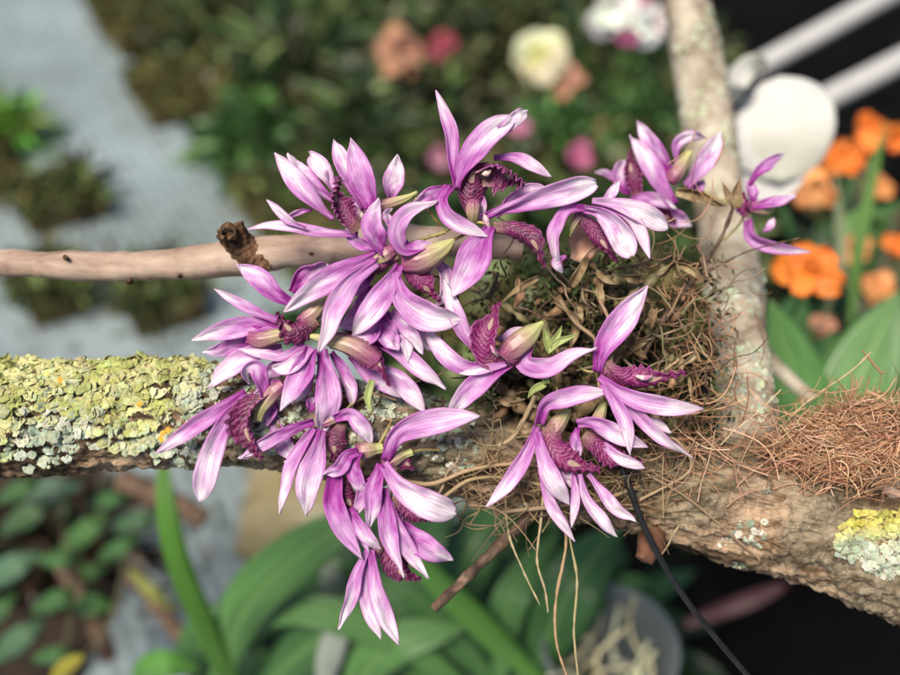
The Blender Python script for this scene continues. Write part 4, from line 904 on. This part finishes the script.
flower((362,452,16),'flower at lower left centre, in deep magenta with its petals folded together',[
 (p,[(358,452),(348,456),(338,468),(322,474)],16,(8,14,12),dict(t=.3,base=.6)),
 (p,[(336,474),(334,500),(344,530),(362,559)],23,(2,10,8),dict(t=.3,r=(25,-10),base=.7,peak=.4)),
 (p,[(350,508),(358,524),(368,538),(381,549)],15,(6,12,12),dict(t=.45,base=.5)),
 (p,[(360,452),(354,466),(360,484),(372,492)],17,(6,10,6),dict(t=.3,r=(40,10),base=.7)),
 (l,[(346,474),(344,490),(350,504),(362,510)],28,(-4,0,0),dict(t=.05,ruf=.1,cup=-.5)),
 (s,[(356,452),(368,450),(382,448)],20,(-2,-2,-6),dict(tip=.6)),(k,[(378,446),(386,432),(392,420)],3,(-6,-10,-20))])
flower((374,552,8),'lowest flower of the cluster with three slim petals pointing straight down',[
 (p,[(368,550),(358,572),(350,600),(338,629)],15,(2,6,6),dict(t=.6,base=.5)),
 (p,[(366,556),(364,582),(370,612),(381,639)],16,(-4,0,0),dict(t=.7,base=.4,peak=.6)),
 (p,[(372,550),(376,584),(384,614),(399,645)],20,(4,8,8),dict(t=.6,base=.4,peak=.55)),
 (p,[(352,520),(362,536),(370,552)],14,(-4,0,0),dict(t=.3,base=.7)),
 (l,[(384,540),(392,562),(404,574),(421,580)],28,(-10,-6,-6),dict(t=.2,ruf=.13,cup=-.4)),
 (s,[(374,556),(380,544),(388,534)],13,(-6,-6,-10)),(k,[(386,536),(390,516),(392,480)],3,(-12,-14,-20))])
flower((256,396,24),'leftmost flower, in front of the lichen, with two long petals hanging down left',[
 (p,[(264,396),(262,382),(256,368),(246,372),(250,384)],17,(10,16,18),dict(t=.45,r=(30,-40),base=.7)),
 (p,[(246,392),(222,408),(192,428),(155,454)],18,(4,10,8),dict(t=.42,r=(15,-10),base=.4,peak=.5)),
 (p,[(246,397),(226,420),(212,452),(200,502)],25,(8,16,14),dict(t=.6,r=(-30,10),base=.4,peak=.68,tipp=3,blunt=.15)),
 (p,[(282,383),(268,386),(254,394)],11,(2,8,8),dict(t=.3,base=.7)),
 (p,[(274,394),(272,408),(266,426)],14,(-6,-6,-8),dict(t=.2)),
 (p,[(252,452),(246,456),(238,458)],7,(4,4,2),dict(t=1)),
 (l,[(272,392),(250,408),(246,432),(262,460)],25,(4,12,10),dict(cup=.4,t=.15,ruf=.1,base=.5,rf=12,r=(20,10))),
 (s,[(284,384),(272,394),(262,408),(258,420)],18,(6,6,4),dict(tip=.5)),(k,[(282,384),(300,372),(318,362)],3,(-2,-8,-16))])
flower((316,424,14),'lower left flower beside the leftmost one, three petals spreading down and an arched one right',[
 (p,[(314,421),(290,430),(266,442),(240,458)],15,(4,8,6),dict(t=.4,base=.55)),
 (p,[(314,428),(302,446),(290,470),(280,514)],15,(2,8,8),dict(t=.6,base=.5,peak=.45)),
 (p,[(322,430),(316,456),(308,484),(306,516)],27,(6,12,12),dict(t=.68,r=(-10,15),base=.35,peak=.5)),
 (p,[(334,418),(350,414),(362,426),(372,443)],18,(2,8,2),dict(t=.55,r=(30,0),base=.5,peak=.6)),
 (p,[(272,416),(280,436),(290,452),(300,464)],22,(-14,-12,-14),dict(t=.6)),
 (p,[(316,428),(306,444),(294,456),(284,462)],12,(-8,-6,-8),dict(t=.45)),
 (p,[(312,412),(310,402),(316,398)],10,(-2,0,-2),dict(t=.3)),
 (l,[(340,422),(334,438),(334,454),(330,462)],25,(-6,0,-4),dict(t=.0,ruf=.06,cup=-.5)),
 (s,[(322,424),(336,418),(346,414)],12,(-2,-4,-8)),(k,[(340,416),(352,404),(366,396)],2.6,(-6,-12,-20))])
flower((668,182,0),'blurred flower behind on the right, in front of the upright branch',[
 (p,[(672,176),(662,158),(650,140),(637,121)],20,(0,6,0),dict(t=.5,base=.5)),
 (p,[(672,206),(660,184),(646,160),(629,136)],26,(4,12,6),dict(t=.6,base=.5,peak=.5)),
 (p,[(686,186),(698,172),(710,154),(721,132)],24,(0,8,4),dict(t=.7,base=.4)),
 (p,[(676,164),(676,146),(688,136),(706,138)],15,(0,6,2),dict(t=.65,r=(40,0))),
 (p,[(630,194),(620,184),(618,170),(624,160)],19,(-10,-6,-8),dict(t=.35)),
 (p,[(622,182),(612,176),(604,172),(595,172)],10,(-12,-10,-12),dict(t=.5)),
 (p,[(626,204),(642,198),(658,200),(676,208)],15,(6,10,4),dict(t=.5)),
 (p,[(650,226),(664,216),(680,220),(692,226)],22,(-14,-10,-14),dict(t=.45)),
 (p,[(680,196),(692,192),(704,180)],20,(-10,-8,-10),dict(t=.2)),
 (l,[(640,200),(634,182),(630,164),(630,150)],20,(-2,2,0),dict(t=.2,ruf=.1,cup=.4)),
 (l,[(650,206),(662,214),(676,222)],18,(-8,-6,-8),dict(t=.2)),
 (s,[(670,182),(680,168),(690,152)],18,(2,4,-2)),(k,[(684,186),(704,192),(728,204)],3,(-12,-12,-10))],-128)
flower((752,203,0),'small blurred flower at the far right with a long petal curling below',[
 (p,[(750,186),(756,174),(768,164),(784,154)],14,(0,4,-4),dict(t=.35)),
 (p,[(752,206),(766,204),(780,202),(796,195)],16,(4,8,4),dict(t=.4,base=.6)),
 (p,[(748,220),(752,238),(776,248),(811,252)],16,(4,10,6),dict(t=.5,r=(30,0),base=.7,peak=.3)),
 (p,[(764,232),(770,226),(774,218)],10,(0,2,0),dict(t=.7)),
 (p,[(753,204),(752,192),(746,180)],14,(-4,0,-4),dict(t=.25)),
 (l,[(750,214),(743,208),(744,192)],15,(4,6,4),dict(t=.6)),
 (s,[(750,206),(762,210),(774,210)],14,(0,0,-4)),(k,[(744,216),(738,226),(724,240)],3,(0,0,0))],-120)
mb=MB(); sheet(mb,[q(738,208,-80),q(736,194,-76),q(740,178,-74)],13*S,(0,30),.6,base=.7,peak=.3,seed=2); sheet(mb,[q(734,206,-82),q(728,196,-80),q(722,182,-80)],8*S,(0,30),.6,base=.7,peak=.3,seed=2)
tag(mb.build('dry_bract',M['dead'],thick=.0002),'small cream dry bract at the foot of the far right flower','bract')
mb=MB(); sheet(mb,[q(676,192,-84),q(698,196,-80),q(726,206,-80)],14*S,(0,30),.6,base=.7,peak=.3,seed=2,wave=.2)
tag(mb.build('dry_bract',M['dead'],thick=.0002),'brown papery bract between the two blurred right flowers','bract')
